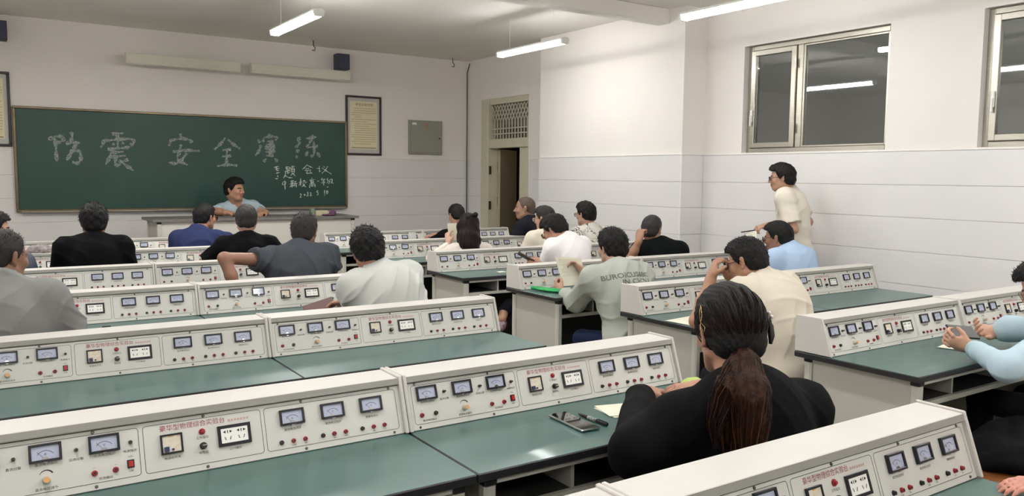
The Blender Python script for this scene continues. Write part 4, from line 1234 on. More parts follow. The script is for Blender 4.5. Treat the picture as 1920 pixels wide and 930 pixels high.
def patt():
    m = bpy.data.materials.new('scribble_print_fabric'); m.use_nodes = True; nt = m.node_tree; b = nt.nodes['Principled BSDF']
    b.inputs['Roughness'].default_value = .85
    tc = nt.nodes.new('ShaderNodeTexCoord'); wv = nt.nodes.new('ShaderNodeTexWave'); wv.inputs['Scale'].default_value = 9; wv.inputs['Distortion'].default_value = 14; wv.inputs['Detail'].default_value = 1.0; wv.inputs['Detail Scale'].default_value = 2.5
    nz = nt.nodes.new('ShaderNodeTexNoise'); nz.inputs['Scale'].default_value = 9
    r1 = nt.nodes.new('ShaderNodeValToRGB'); r1.color_ramp.elements[0].position = .80; r1.color_ramp.elements[1].position = .84
    r2_ = nt.nodes.new('ShaderNodeValToRGB'); r2_.color_ramp.elements[0].position = .50; r2_.color_ramp.elements[1].position = .54
    mm = nt.nodes.new('ShaderNodeMath'); mm.operation = 'MULTIPLY'; mx = nt.nodes.new('ShaderNodeMix'); mx.data_type = 'RGBA'
    nt.links.new(tc.outputs['Object'], wv.inputs[0]); nt.links.new(tc.outputs['Object'], nz.inputs['Vector'])
    nt.links.new(wv.outputs['Fac'], r1.inputs[0]); nt.links.new(nz.outputs['Fac'], r2_.inputs[0])
    nt.links.new(r1.outputs[0], mm.inputs[0]); nt.links.new(r2_.outputs[0], mm.inputs[1]); nt.links.new(mm.outputs[0], mx.inputs['Factor'])
    mx.inputs['A'].default_value = lin((220, 216, 206)); mx.inputs['B'].default_value = lin((34, 42, 40))
    nt.links.new(mx.outputs['Result'], b.inputs['Base Color'])
    return m
M_PATT = patt()

M_HAIRT = mat('hair_tail_brown', (62, 36, 24), .6, color2=(24, 14, 11), nscale=46, stretch=(1, 1, 0.05), bump=0.6, bscale=120, spec=.12)
M_HAIRT2 = mat('hair_tail_light', (96, 60, 40), .55, spec=.15)
M_GOLD = mat('gold_clip', (206, 176, 120), .25, metal=1.0)
M_PEARL = mat('pearl_white', (232, 228, 222), .2, coat=.6)

PEOPLE = {}
PEOPLE['presenter'] = dict(head=[1.605, 9.02, 1.392], neck=[1.647, 9.12, 1.226], az=175, h=0.0085, haz=140, hpitch=2, s=1.17, base=0.17, top='tee', mat=fabric('pale_blue_tee', (178,196,206)), hair='thick', skin=(189, 143, 116), girth=1.05, fold=0.005, R=dict(e=[1.369, 8.98, 1.137], w=[1.441, 8.8, 1.125], d=(1, -0.25, -0.03), n=(0, 0, -1), curl=0.5, t=1), L=dict(e=[1.92, 8.92, 1.111], w=[1.911, 8.78, 1.118], d=(-0.75, -0.5, 0), n=(0, 0, -1), curl=0.9, t=-1), label='smiling man in a pale blue T-shirt leaning on the teacher desk', stool_label='stool behind the teacher desk', pelvis=[1.69, 9.2, 0.73])
PEOPLE['standing'] = dict(head=[4.8, 3.491, 1.597], neck=[4.9, 3.479, 1.486], az=-28, h=0.0084, haz=-36, hpitch=4, s=1.0, stand=True, top='tee', mat=fabric('cream_tee', (226,219,205)), hair='thick', glasses=1, skin=(183, 141, 118), girth=0.92, loose=0.03, sleeve=0.8, hem=0.14, pmat=fabric('blue_grey_trousers', (84,92,108)), L=dict(w=[4.52, 3.396, 1.196], pole=(0.4, -0.5, -1), d=(-0.85, 0.3, -0.12), n=(0.1, 0.2, -1), curl=0.9, t=1), R=dict(w=[5.06, 3.5, 1.0], pole=(0, -0.6, -1), d=(-0.2, 0.4, -1), n=(-1, 0, 0), curl=0.4), label='standing man in glasses and a cream T-shirt by the window wall')
PEOPLE['edge_face'] = dict(head=[-0.957, 5.45, 1.191], neck=[-0.97, 5.402, 1.026], az=15, h=0.0065, haz=82, hair='short', skin=(183, 141, 119), mat=fabric('grey_blue_tee', (96,102,116)), label='man in side view cut by the left photo edge, above the greyhaired man', stool_label='stool under the man cut by the left edge')
PEOPLE['grey_shirt'] = dict(head=[-0.968, 3.02, 1.221], neck=[-0.983, 2.92, 1.111], az=22, h=0.005, haz=52, hpitch=6, hroll=0, hair='thin', hmat=M_HAIRB, skin=(144, 105, 85), girth=1.12, collar=1, loose=0.02, fold=0.007, mat=fabric('grey_polo', (132,132,130)), label='balding man in a grey shirt at the left photo edge', stool_label='stool under the balding man at the left edge')
PEOPLE['black_tee_back'] = dict(head=[-0.337, 5.5, 1.229], neck=[-0.35, 5.42, 1.11], az=4, h=0.007, haz=6, hair='thick', s=1.05, shw=1.0, girth=1.06, loose=0.01, mat=fabric('black_tee', (9,9,12)), skin=(170, 129, 109), label='man seen from behind in a black T-shirt, large dark hair, left block', stool_label='stool under the man with large dark hair', L=dict(w=[-0.5, 5.78, 0.84], pole=(-0.35, -0.2, -1), d=(0.5, 0.8, 0), curl=0.3), R=dict(w=[-0.12, 5.8, 0.84], pole=(0.35, -0.2, -1), d=(-0.5, 0.8, 0), curl=0.3))
PEOPLE['navy_polo'] = dict(head=[0.718, 6.72, 1.181], neck=[0.627, 6.62, 1.056], az=28, h=0.0085, haz=56, hpitch=4, hair='short', glasses=1, girth=1.15, collar=1, fold=0.005, mat=fabric('navy_polo', (44,52,88)), skin=(181, 135, 112), s=1.02, R=dict(e=[1.002, 6.86, 0.968], w=[1.316, 7.1, 0.925], d=(1, 0.3, 0.05), n=(0, 0, -1), curl=0.25), label='man in a navy polo shirt and glasses stretching his arm along the bench', stool_label='stool under the man in the navy polo')
PEOPLE['black_tee_mid'] = dict(head=[0.757, 5.5, 1.217], neck=[0.737, 5.42, 1.081], az=15, h=0.0077, haz=15, hair='short', hmat=M_HAIRG, mat=fabric('black_tee', (9,9,12)), skin=(172, 131, 113), girth=1.05, label='grey-black haired man in a black T-shirt before the teacher desk', stool_label='stool under the man with grey-black hair', L=dict(w=[0.55, 5.72, 0.84], pole=(-1, 0, -0.7), d=(0.4, 0.9, 0)), R=dict(w=[1.15, 5.75, 0.84], pole=(1, 0, -0.7), d=(-0.4, 0.9, 0)))
PEOPLE['charcoal_tee'] = dict(head=[0.813, 4.3, 1.199], neck=[0.743, 4.22, 1.099], az=8, h=0.0066, haz=36, hpitch=6, hair='short', hmat=M_HAIRB, girth=1.12, loose=0.015, fold=0.007, shw=1.12, mat=fabric('charcoal_tee', (70,74,80)), skin=(152, 111, 91), s=1.02, sleeve=0.35, rise=(-0.02, 0), L=dict(e=[0.235, 4.14, 1.058], w=[0.315, 4.1, 0.814], d=(0.3, 0.1, -1), n=(1, 0, 0), curl=0.4), label='man in a charcoal T-shirt with his bare left elbow stuck out', stool_label='stool under the man in charcoal')
PEOPLE['light_grey_polo'] = dict(head=[0.744, 3.08, 1.17], neck=[0.778, 3.0, 1.064], az=-8, h=0.0053, haz=12, hpitch=14, hroll=-8, hair='thick', girth=1.18, collar=1, loose=0.025, fold=0.007, mat=fabric('light_grey_polo', (196,198,194)), skin=(169, 125, 105), s=1.04, lean=0.1, sleeve=0.85, L=dict(e=[0.708, 3.12, 0.839], w=[0.729, 3.34, 0.85], d=(-0.9, 0.5, -0.1), n=(0.2, -0.3, -1), curl=0.8, t=1), label='man in a light grey polo bending over a brown phone case', stool_label='stool under the man in the light grey polo')
PEOPLE['black_behind_woman'] = dict(head=[3.364, 6.66, 1.155], neck=[3.364, 6.61, 0.99], az=0, h=0.0085, haz=2, hpitch=16, hair='short', s=1.0, mat=fabric('black_tee', (9,9,12)), skin=(179, 137, 115), L=dict(w=[3.307, 7.02, 0.915], pole=(-1, -0.2, -0.6), d=(-1, 0.1, 0), n=(0, 0, -1), curl=0.5), label='man in black behind the long-haired woman, near the corner cable', stool_label='stool under the man near the corner cable')
PEOPLE['long_hair_woman'] = dict(head=[2.779, 5.42, 1.112], neck=[2.767, 5.371, 0.947], az=14, h=0.0085, haz=24, hpitch=8, female=1, hair='long', s=1.0, mat=fabric('off_white_blouse', (226,216,206)), skin=(200, 161, 141), girth=0.88, shw=0.9, top='long', bow=1, L=dict(w=[2.743, 5.72, 0.931], pole=(-1, 0, -0.6), d=(0, 0.4, 1), n=(1, 0.3, 0), curl=0.5, t=1), label='woman with long dark hair and a black bow, back to the photo', stool_label='stool under the long-haired woman')
PEOPLE['shaven_man'] = dict(head=[4.056, 6.34, 1.234], neck=[4.095, 6.3, 1.104], az=-30, h=0.0085, haz=-52, hpitch=2, s=1.1, hair='buzz', hmat=M_SHAVEN, collar=1, girth=1.1, mat=fabric('black_polo', (30,32,38)), skin=(162, 125, 103), label='shaven-headed man in a black polo in profile before the door', stool_label='stool under the shaven-headed man')
PEOPLE['cream_shirt_glasses'] = dict(head=[3.644, 5.4, 1.175], neck=[3.628, 5.33, 1.048], az=-5, h=0.0085, haz=-24, hpitch=8, s=1.02, hair='short', hmat=M_HAIRB, glasses=1, gmat=mat('thin_metal_frame',(150,140,120),.25,metal=.8), mat=fabric('cream_shirt', (228,220,202)), skin=(193, 153, 130), girth=1.05, label='man in a cream shirt and thin glasses, partly hidden by the white T-shirt', stool_label='stool under the man in the cream shirt')
PEOPLE['white_tee_down'] = dict(head=[2.902, 4.24, 1.155], neck=[2.97, 4.14, 1.08], az=-12, h=0.0079, haz=-22, hpitch=34, s=1.03, hair='thick', glasses=1, mat=fabric('white_tee', (240,236,236)), skin=(179, 133, 112), girth=1.08, loose=0.01, sleeve=0.7, L=dict(e=[2.795, 4.22, 0.858], w=[2.925, 4.46, 0.864], d=(-0.5, 0.5, 0.1), n=(0.6, 0.2, -0.5), curl=0.8, t=1), label='man in a white T-shirt and black glasses looking down at a phone', stool_label='stool under the man in the white T-shirt')
PEOPLE['patterned_shirt'] = dict(head=[4.165, 5.4, 1.208], neck=[4.189, 5.34, 1.074], az=-2, h=0.0085, haz=-10, hpitch=4, s=1.02, hair='thick', glasses=1, gmat=mat('thin_metal_frame',(150,140,120),.25,metal=.8), mat=M_PATT, skin=(190, 149, 129), label='man in a white shirt with black scribble pattern by the wall', stool_label='stool under the man in the patterned shirt')
PEOPLE['fist_man'] = dict(head=[3.988, 4.24, 1.124], neck=[4.019, 4.16, 1.009], az=34, h=0.0085, haz=66, hpitch=4, s=1.03, hair='short', hmat=mat('hair_soft_black',(34,30,32),.6,bump=.3,bscale=300), mat=fabric('black_green_tee', (13,16,18)), skin=(175, 131, 106), girth=1.08, loose=0.01, L=dict(e=[3.668, 4.16, 0.883], w=[3.689, 4.08, 1.05], d=(0.2, -0.05, 1), n=(0.6, 0.1, 0.1), curl=1.35, t=-1), label='man in a black T-shirt resting his head on his left fist', stool_label='stool under the man with the fist')
PEOPLE['sage_sweater'] = dict(head=[2.435, 2.98, 1.124], neck=[2.38, 2.86, 1.008], az=6, h=0.0063, haz=4, hpitch=8, s=1.02, hair='thick', top='long', loose=0.03, fold=0.006, cuff=0.86, mat=fabric('sage_sweatshirt', (172,176,166)), skin=(189, 149, 127), girth=1.0, shw=1.08, pmat=fabric('navy_jeans', (28,36,62)), hem=0.16, lean=0.18, L=dict(e=[2.233, 3.1, 0.764], w=[2.34, 3.38, 0.782], d=(-0.2, 0.8, 0.5), n=(0.8, 0.2, 0.2), curl=0.9, t=1), R=dict(e=[2.78, 3.05, 0.86], w=[2.52, 3.38, 0.92], d=(-0.5, 0.5, 0.6), n=(-0.7, 0.4, 0.1), curl=0.8, t=1), label='man in a sage green lettered sweatshirt reading a sheet of paper', stool_label='stool under the man in the sage sweatshirt')
PEOPLE['beige_tee'] = dict(head=[2.356, 1.8, 1.149], neck=[2.393, 1.7, 1.055], az=-8, h=0.0051, haz=-16, hpitch=18, s=1.02, hair='short', glasses=1, collar=0, loose=0.04, fold=0.006, mat=fabric('beige_tee', (212,203,186)), skin=(173, 129, 104), girth=1.12, shw=1.12, lean=0.16, L=dict(e=[2.115, 1.919, 0.83], w=[2.228, 1.93, 1.051], d=(0.3, -0.1, 1), n=(0.8, -0.35, 0), curl=0.75, t=1), R=dict(w=[2.511, 2.02, 1.017], pole=(0.6, 0, -1), d=(-0.6, 0.1, 0.7), n=(-0.3, -0.8, 0), curl=0.7, t=-1), label='man in a beige T-shirt and glasses resting his face in his hands', stool_label='stool under the man in the beige T-shirt')
PEOPLE['blue_polo'] = dict(head=[4.176, 3.02, 1.129], neck=[4.214, 2.92, 1.035], az=-2, h=0.0075, haz=-20, hpitch=8, s=1.05, hair='short', glasses=1, gmat=mat('thin_metal_frame',(150,140,120),.25,metal=.8), girth=1.15, loose=0.02, collar=1, mat=fabric('light_blue_polo', (176,200,228)), skin=(153, 111, 89), shw=1.05, label='man in a light blue polo and glasses seated before the standing man', stool_label='stool under the man in the light blue polo')
PEOPLE['ponytail_woman'] = dict(head=[0.873, 0.62, 1.109], neck=[0.807, 0.5, 0.944], az=12, h=0.005, haz=22, hpitch=10, female=1, hair='pony', s=1.17, mat=fabric('black_top', (6,6,8)), skin=(179, 132, 110), girth=1.06, loose=0.03, shw=1.1, top='long', fold=0.0022, pmat=fabric('black_trousers', (22,22,26)), L=dict(e=[0.44, 0.56, 0.825], w=[0.8, 0.93, 0.85], d=(0.9, 0.4, -0.05), n=(0, 0, -1), curl=0.6), R=dict(w=[1.12, 0.93, 0.83], pole=(1, -0.2, -0.8), d=(-0.8, 0.5, 0), n=(0, 0, -1), curl=0.6), label='woman in black with a brown ponytail and hair clips, nearest person', stool_label='stool under the woman with the ponytail')
PEOPLE['phone_right'] = dict(head=[2.956, 0.6, 1.114], neck=[2.971, 0.552, 0.949], az=-18, h=0.005, legaz=22, haz=-12, hpitch=30, s=1.0, hair='thick', glasses=1, gmat=mat('thin_metal_frame',(150,140,120),.25,metal=.8), top='long', loose=0.012, mat=fabric('pale_blue_sweater', (178,200,210)), skin=(199, 153, 128), pmat=fabric('black_fleece', (18,18,20),rough=.95), L=dict(e=[2.41, 0.499, 0.83], w=[2.672, 0.77, 0.835], d=(-0.45, 0.8, 0.25), n=(0.8, 0.1, 0.3), curl=0.75, t=1), R=dict(e=[3.08, 0.8, 0.88], w=[3.068, 0.853, 0.85], d=(-0.75, 0.5, 0.15), n=(-0.5, -0.3, 0.5), curl=0.65, t=1), label='man in a pale blue sweater typing on a phone at the right photo edge', stool_label='stool under the man at the right edge')

PEOPLE['corner_hand'] = dict(head=[1.72, -.66, 1.20], neck=[1.70, -.70, 1.035], az=-8, h=.008, hair='short', top='tee', mat=fabric('dusky_tee', (120, 110, 110)), skin=(214, 150, 132),
    L=dict(e=[1.45, -.39, .84], w=[1.232, -.178, .812], d=(-.75, .62, .0), n=(0, 0, -1), curl=.35, t=1), label='person at the nearest bench whose fingers enter the bottom right corner', stool_label='stool of the person at the bottom right corner')

PEOPLE['standing']['pelvis'] = [4.93, 3.42, 0.93]
PEOPLE['light_grey_polo']['pelvis'] = [0.86, 2.86, 0.56]
PEOPLE['presenter']['stool'] = False
BUILT = {}
for nm, P in PEOPLE.items():
    BUILT[nm] = person(P)

# stool behind the teacher desk, standing on the platform
st = empty('stool', (1.69, 9.2, 0.17)); tag(st, 'stool behind the teacher desk on the platform', 'stool', 'wooden stools at the benches')
MB().box(-.16, .16, -.13, .13, .42, .45, M_WOOD).build('seat', st, bevel=.012, seg=2)
for x in (-.13, .13):
    for y in (-.10, .10): MB().bar((x, y, .42), (x * 1.15, y * 1.15, .001), .022, .022, M_STOOLM).build('leg', st)

# ---- long hair with a bow
def loc(P, v): return P['_H'] + P['_R'] @ (np.array(v) * P.get('s', 1.0))
def strands(amp, fr, seed):
    ph = np.random.RandomState(seed).rand(6) * 6.28
    def f(x, y, z):
        a = np.sin((x * 1.0 - y * .8) * fr + 2.2 * np.sin(z * 9 + ph[0]) + ph[1]); b = np.sin((x * .7 + y) * fr * 1.7 + 1.5 * np.sin(z * 13 + ph[2]) + ph[3])
        return amp * (a + .6 * b)
    return f
P = PEOPLE['long_hair_woman']; H, R = P['_H'], P['_R']
F = Field(H - np.array([.2, .22, .42]), H + np.array([.2, .22, .2]), .0075)
F.cone(loc(P, (0, -.035, .03)), loc(P, (0, -.075, -.12)), .100, .100, k=0)
F.cone(loc(P, (.0, -.085, -.12)), loc(P, (.015, -.115, -.30)), .098, .066, k=.03)
for q in (-1, 1): F.cone(loc(P, (q * .062, -.02, .02)), loc(P, (q * .085, -.05, -.24)), .036, .026, k=.03)
F.noise(strands(.003, 150, 3)); F.noise(lambda x, y, z: .007 * np.sin(z * 34 + x * 30) * np.sin(z * 19 + y * 25 + 1))
F.build('long_hair', M_HAIRW, BUILT['long_hair_woman'], 1)
bw = MB()
for q in (-1, 1):
    pts_ = [loc(P, (.02 + q * t_, -.095 - .01 * math.sin(t_ * 30), .085 + q * .012 + .010 * math.sin(t_ * 40))) for t_ in (0, .015, .03, .045, .058)]
    bw.tube(pts_, [.010, .018, .025, .026, .012], M_HAIR, n=8)
bw.tube([loc(P, (.01, -.10, .085)), loc(P, (.03, -.10, .085))], .012, M_CHROME, n=8)
bw.build('hair_bow', BUILT['long_hair_woman'], smooth=True)

# ---- pony tail woman: tied hair, loose tail, clips
P = PEOPLE['ponytail_woman']; H, R = P['_H'], P['_R']; VC = nrm(np.array((-1.073, -1.064, 1.3)) - H)
root = BUILT['ponytail_woman']
TIE = np.array((.838, .535, 1.078)); 
F = Field(H - np.array([.24, .3, .40]), H + np.array([.2, .22, .18]), .005)
F.cone(TIE + nrm(H - TIE) * .02, TIE, .034, .016, k=0)
chain = [TIE, np.array((.800, .485, 1.055)), np.array((.752, .430, 1.000)), np.array((.728, .408, .930)), np.array((.716, .398, .865)), np.array((.716, .395, .805))]
for i_, o_ in enumerate((0, .03, .07, .10, .12, .135)): chain[i_] = chain[i_] + VC * o_
rad = [.018, .034, .050, .050, .036, .010]
for i in range(5): F.cone(chain[i], chain[i + 1], rad[i], rad[i + 1], k=.012)
ch2 = [TIE, np.array((.770, .500, 1.040)), np.array((.690, .480, .975)), np.array((.655, .468, .915)), np.array((.650, .460, .860))]
for i_, o_ in enumerate((0, .03, .07, .095, .11)): ch2[i_] = ch2[i_] + VC * o_
for i in range(4): F.cone(ch2[i], ch2[i + 1], (.016, .034, .036, .024)[i], (.034, .036, .024, .006)[i], k=.012)
ch3 = [TIE, np.array((.79, .505, 1.035)), np.array((.735, .500, .96)), np.array((.715, .470, .88)), np.array((.70, .458, .81))]
for i_, o_ in enumerate((0, .03, .07, .10, .12)): ch3[i_] = ch3[i_] + VC * o_
for i in range(4): F.cone(ch3[i], ch3[i + 1], (.016, .032, .036, .028)[i], (.032, .036, .028, .008)[i], k=.012)
ridge = np.random.RandomState(4).rand(6) * 6.28
def rf(x, y, z):
    u = (x - y) * 0.7
    return .0012 * np.sin(u * 520 + 3 * np.sin(z * 22 + ridge[0])) + .0018 * np.sin(u * 230 + 4 * np.sin(z * 15 + ridge[1])) + .001 * np.sin((x + y) * 300 + z * 40)
F.noise(rf)
F.build('ponytail', M_HAIRT, root, 1)
# fine strands over the head and down the tail
mb = MB(); rr_ = random.Random(21)
cE = np.array((0, -.012, .030)); rE = np.array((.0895, .110, .100))
tdir = (R.T @ (TIE - H)) / P['s'] - cE; tdir = nrm(tdir / rE)
for i in range(260):
    a = rr_.uniform(0, 2 * PI); z_ = rr_.uniform(-.15, .98)
    st_ = nrm(np.array((math.cos(a) * math.sqrt(1 - z_ * z_), math.sin(a) * math.sqrt(1 - z_ * z_), z_)))
    if st_[1] > .75 and st_[2] < .45: continue
    pts_ = []
    for k in range(8):
        u = k / 7 * .96; v = nrm(st_ * (1 - u) + tdir * u)
        pts_.append(H + R @ ((cE + v * (rE + .0005 + .0012 * rr_.random())) * P['s']))
    mb.tube(pts_, [.0005] + [.0011] * 6 + [.0006], M_HAIRW if i % 3 else M_HAIRT, n=3)
tag(mb.build('head_strands', root), kind='stuff')
mb = MB()
def along(ch, u):
    u = u * (len(ch) - 1); i_ = min(int(u), len(ch) - 2); f = u - i_; return ch[i_] * (1 - f) + ch[i_ + 1] * f
for i in range(300):
    ch, rd = ((chain, rad), (ch2, (.016, .034, .036, .024, .006)), (ch3, (.016, .032, .036, .028, .008)))[i % 3]
    a = rr_.uniform(0, 2 * PI); ln = rr_.uniform(.72, 1.03); sp = rr_.uniform(.75, 1.08)
    pts_ = []
    for k in range(9):
        u = k / 8 * ln; p_ = along(ch, min(u, 1)); r_ = float(np.interp(u * (len(rd) - 1), range(len(rd)), rd)) * sp
        if u > 1: p_ = p_ + np.array((0, 0, -.3 * (u - 1)))
        ax_ = nrm(along(ch, min(u + .05, 1)) - along(ch, max(u - .05, 0))); e1 = nrm(np.cross(ax_, (0.3, .9, .1))); e2 = np.cross(ax_, e1)
        pts_.append(p_ + (e1 * math.cos(a + u * .5) + e2 * math.sin(a + u * .5)) * r_)
    mb.tube(pts_, [.0010] * 7 + [.0008, .0003], (M_HAIRT, M_HAIRW, M_HAIRT2)[i % 3 if i % 2 else rr_.randrange(3)], n=3)
tag(mb.build('tail_strands', root), kind='stuff')
mb = MB(); mb.tube([TIE + R @ np.array((.020 * math.cos(a), 0, .020 * math.sin(a))) + nrm(chain[1] - TIE) * .012 for a in np.linspace(0, 2 * PI, 13)[:-1]], .006, M_DARK, n=6, closed=True)
mb.build('hair_tie', root, smooth=True)
# loose wisps standing off the crown and at the right side
mb = MB(); rr_ = random.Random(7)
for i in range(70):
    a = rr_.uniform(-2.2, 2.2); e_ = rr_.uniform(.2, 1.4)
    b = np.array((math.sin(a) * math.cos(e_), -abs(math.cos(a)) * math.cos(e_) * .6, math.sin(e_)))
    p0 = H + R @ (b * np.array((.088, .105, .098)) + np.array((0, -.012, .030)))
    t1 = R @ nrm(b + np.array((rr_.uniform(-1, 1), rr_.uniform(-1, .4), rr_.uniform(-.3, .6))))
    L_ = rr_.uniform(.008, .020)
    mb.tube([p0, p0 + t1 * L_ * .5 + np.array((0, 0, .002)), p0 + t1 * L_ + np.array((0, 0, -.004))], [.0004, .0003, .0002], M_HAIRW, n=3)
tag(mb.build('loose_hairs', root), kind='stuff')
mb = MB()
q0 = np.array((-.0895, -.036, .030))
dia = [q0 + np.array(v) for v in ((.002, .014, .045), (-.001, .002, .020), (-.002, .010, .0), (-.001, -.012, -.012), (-.002, -.004, -.034))]
mb.tube([loc(P, v) for v in dia], .0011, M_GOLD, n=5)
dia2 = [q0 + np.array(v) for v in ((.002, .014, .045), (-.001, .018, .024), (-.002, .010, .0), (-.0025, .010, -.016), (-.002, -.004, -.034))]
mb.tube([loc(P, v) for v in dia2], .0011, M_GOLD, n=5)
mb.build('gold_hair_clip', root, smooth=True)
mb = MB()
for k, (dy, dz, r_) in enumerate(((0, .050, .008), (-.012, .040, .007), (.004, .034, .007), (-.006, .022, .009), (.006, .012, .007))):
    c = loc(P, (.092, -.050 + dy, dz)); mb.tube([c - R[:, 0] * .004, c, c + R[:, 0] * .005], [r_ * .6, r_, r_ * .4], M_PEARL, n=8)
mb.tube([loc(P, v) for v in ((.086, -.050, .045), (.089, -.058, .015), (.088, -.062, -.010), (.083, -.064, -.030))], [.006, .010, .010, .005], M_DARK, n=8)
mb.build('pearl_hair_clip', root, smooth=True)
mb = MB(); c = loc(P, (-.084, -.002, -.034)); mb.tube([c + R @ np.array((0, .004 * math.cos(a), .004 * math.sin(a) - .006)) for a in np.linspace(0, 2 * PI, 11)[:-1]], .0009, M_GOLD, n=5, closed=True)
mb.build('earring', root, smooth=True)

# ---- lettering on the sage sweatshirt, laid onto the back of the cloth
from mathutils.bvhtree import BVHTree
P = PEOPLE['sage_sweater']; sh = P['_shirt']
bv = BVHTree.FromPolygons([v.co for v in sh.data.vertices], [tuple(p.vertices) for p in sh.data.polygons])
sx, fx, ax = P['_RT'][:, 0], P['_RT'][:, 1], P['_RT'][:, 2]
mb = MB()
for s_, z_, x_ in (('BUROICUS&BC', -.088, -.035), ('IN CHINA', -.134, .02)):
    vs_, fs_ = text_polys(s_, .047, 'CENTER', 2, .0011)
    out = []
    for a, b in vs_:
        o_ = P['_C7'] + sx * (x_ + a * 1.05) + ax * (z_ + b) - fx * .45
        hit, nn, _, _ = bv.ray_cast(Vector(o_), Vector(fx))
        out.append(tuple(np.array(hit) - fx * .0022) if hit is not None else tuple(o_ + fx * .34))
    mb.add(out, fs_, mat('shirt_print_grey', (104, 108, 98), .8))
tag(mb.build('printed_letters', BUILT['sage_sweater']), 'grey lettering across the back')

# ---- the crossed foot of the man in the white T-shirt
mb = MB()
mb.tube([(2.62, 4.46, .52), (2.55, 4.42, .50), (2.50, 4.38, .475)], [.062, .056, .050], M_TROUS, n=12)
mb.build('crossed_leg', BUILT['white_tee_down'], smooth=True)
mb = MB(); mb.tube([(2.505, 4.385, .478), (2.475, 4.36, .445), (2.455, 4.345, .415)], [.040, .036, .040], skin_mat((206, 160, 136)), n=12)
mb.build('bare_ankle', BUILT['white_tee_down'], smooth=True)
mb = MB(); mb.tube([(2.49, 4.37, .405), (2.455, 4.345, .385), (2.40, 4.31, .375), (2.34, 4.27, .370)], [.034, .045, .040, .022], mat('pink_white_shoe', (214, 196, 206), .6, color2=(150, 96, 120), nscale=30), n=12)
mb.build('crossed_shoe', BUILT['white_tee_down'], smooth=True)

for r_ in BUILT.values():
    for ch in list(r_.children): ch.location = tuple(-q for q in r_.location)
# ---------------------------------------------------------------- things held or lying about
def slab(name, c, size, R_, m, label, cat, group=None, top=None, bevel=.002):
    """thin box thing: c centre, size (w,l,t), R_ rotation columns"""
    t = empty(name, tuple(float(q) for q in c)); tag(t, label, cat, group)
    R_ = np.array(R_)
    def T(x, y, z): return tuple(R_ @ np.array((x, y, z)))
    w_, l_, h_ = [q / 2 for q in size]
    MB().box(-w_, w_, -l_, l_, -h_, h_, m, T=T).build('body', t, bevel=bevel)
    if top: MB().box(-w_ + .003, w_ - .003, -l_ + .003, l_ - .003, h_, h_ + .0006, top, T=T).build('screen', t)
    return t
def RZ(a): a = math.radians(a); return np.array([[math.cos(a), -math.sin(a), 0], [math.sin(a), math.cos(a), 0], [0, 0, 1]])
def sheet(name, corners, label, cat, m=M_PAPER, bow=.012, lines=0, group=None, n=8, thick=.0006):
    """curved sheet between four corners (tl,tr,br,bl)"""
    c = [np.array(q, float) for q in corners]; nr = nrm(np.cross(c[1] - c[0], c[3] - c[0])); c0 = sum(c) / 4
    t = empty(name, tuple(float(q) for q in c0)); tag(t, label, cat, group)
    def G_(u, v, o=0): return tuple((c[0] * (1 - u) + c[1] * u) * (1 - v) + (c[3] * (1 - u) + c[2] * u) * v - c0 + nr * (bow * math.sin(u * PI) * math.sin(v * PI * .5) + bow * 1.6 * v * v + o))
    mb = MB(); g = [G_(i / n, j / n) for j in range(n + 1) for i in range(n + 1)]; g2 = [G_(i / n, j / n, -thick) for j in range(n + 1) for i in range(n + 1)]
    K_ = (n + 1) ** 2
    fs = [(j * (n + 1) + i, j * (n + 1) + i + 1, (j + 1) * (n + 1) + i + 1, (j + 1) * (n + 1) + i) for j in range(n) for i in range(n)]
    mb.add(g + g2, fs + [tuple(K_ + q for q in f[::-1]) for f in fs], m)
    mb.build('page', t, smooth=True)
    if lines:
        mb = MB(); rr_ = random.Random(11)
        for k in range(lines):
            v = .08 + .62 * k / lines; u = .12 + (.1 if rr_.random() < .3 else 0); e_ = .88 - (.3 * rr_.random() if rr_.random() < .3 else 0)
            while u < e_ - .05:
                for o in (.0008, -.0014):
                    q = [G_(u, v, o), G_(u + .04, v, o), G_(u + .04, v + .018, o), G_(u, v + .018, o)]
                    mb.add(q, [(0, 1, 2, 3)], M_FAINT)
                u += .055
        tag(mb.build('printed_lines', t), kind='stuff')
    return t
M_FAINT = mat('faint_grey_print', (196, 192, 176), .7)
slab('smartphone', (.545, .975, TOPZ + .0065), (.072, .196, .009), RZ(-3), M_CHROME, 'black smartphone lying face up on the second-row bench', 'phone', top=M_GLASSBLK, bevel=.003)
# pen
pt = empty('pen', (.614, .962, TOPZ + .0075)); tag(pt, 'black and white ballpoint pen beside the smartphone', 'pen')
a0 = math.radians(92)
mb = MB(); D_ = np.array((math.cos(a0), math.sin(a0), 0))
mb.tube([D_ * q for q in (-.072, -.02)], .0065, M_DARK, n=8); mb.build('barrel', pt, smooth=True)
mb = MB(); mb.tube([D_ * q for q in (-.02, .022)], .0067, mat('pen_white_print', (196, 200, 198), .4, color2=(60, 64, 64), nscale=140), n=8); mb.build('grip_print', pt, smooth=True)
mb = MB(); mb.tube([D_ * q for q in (.022, .058, .074)], [.0065, .0055, .0015], M_DARK, n=8); mb.build('tip', pt, smooth=True)
mb = MB(); mb.bar(D_ * -.07 + np.array((0, 0, .007)), D_ * -.03 + np.array((0, 0, .0075)), .003, .0015, M_DARK); mb.build('clip', pt)
for k, (rz_, z_) in enumerate(((6, .0), (-4, .0022))):
    slab('paper_sheet', (.80, 1.00, TOPZ + .0016 + z_), (.19, .13, .0016), RZ(rz_ - 12), M_PAPER, ('lower' if k == 0 else 'upper') + ' of two cream papers by the elbow of the woman in black', 'paper', 'papers by the woman in black', bevel=0)
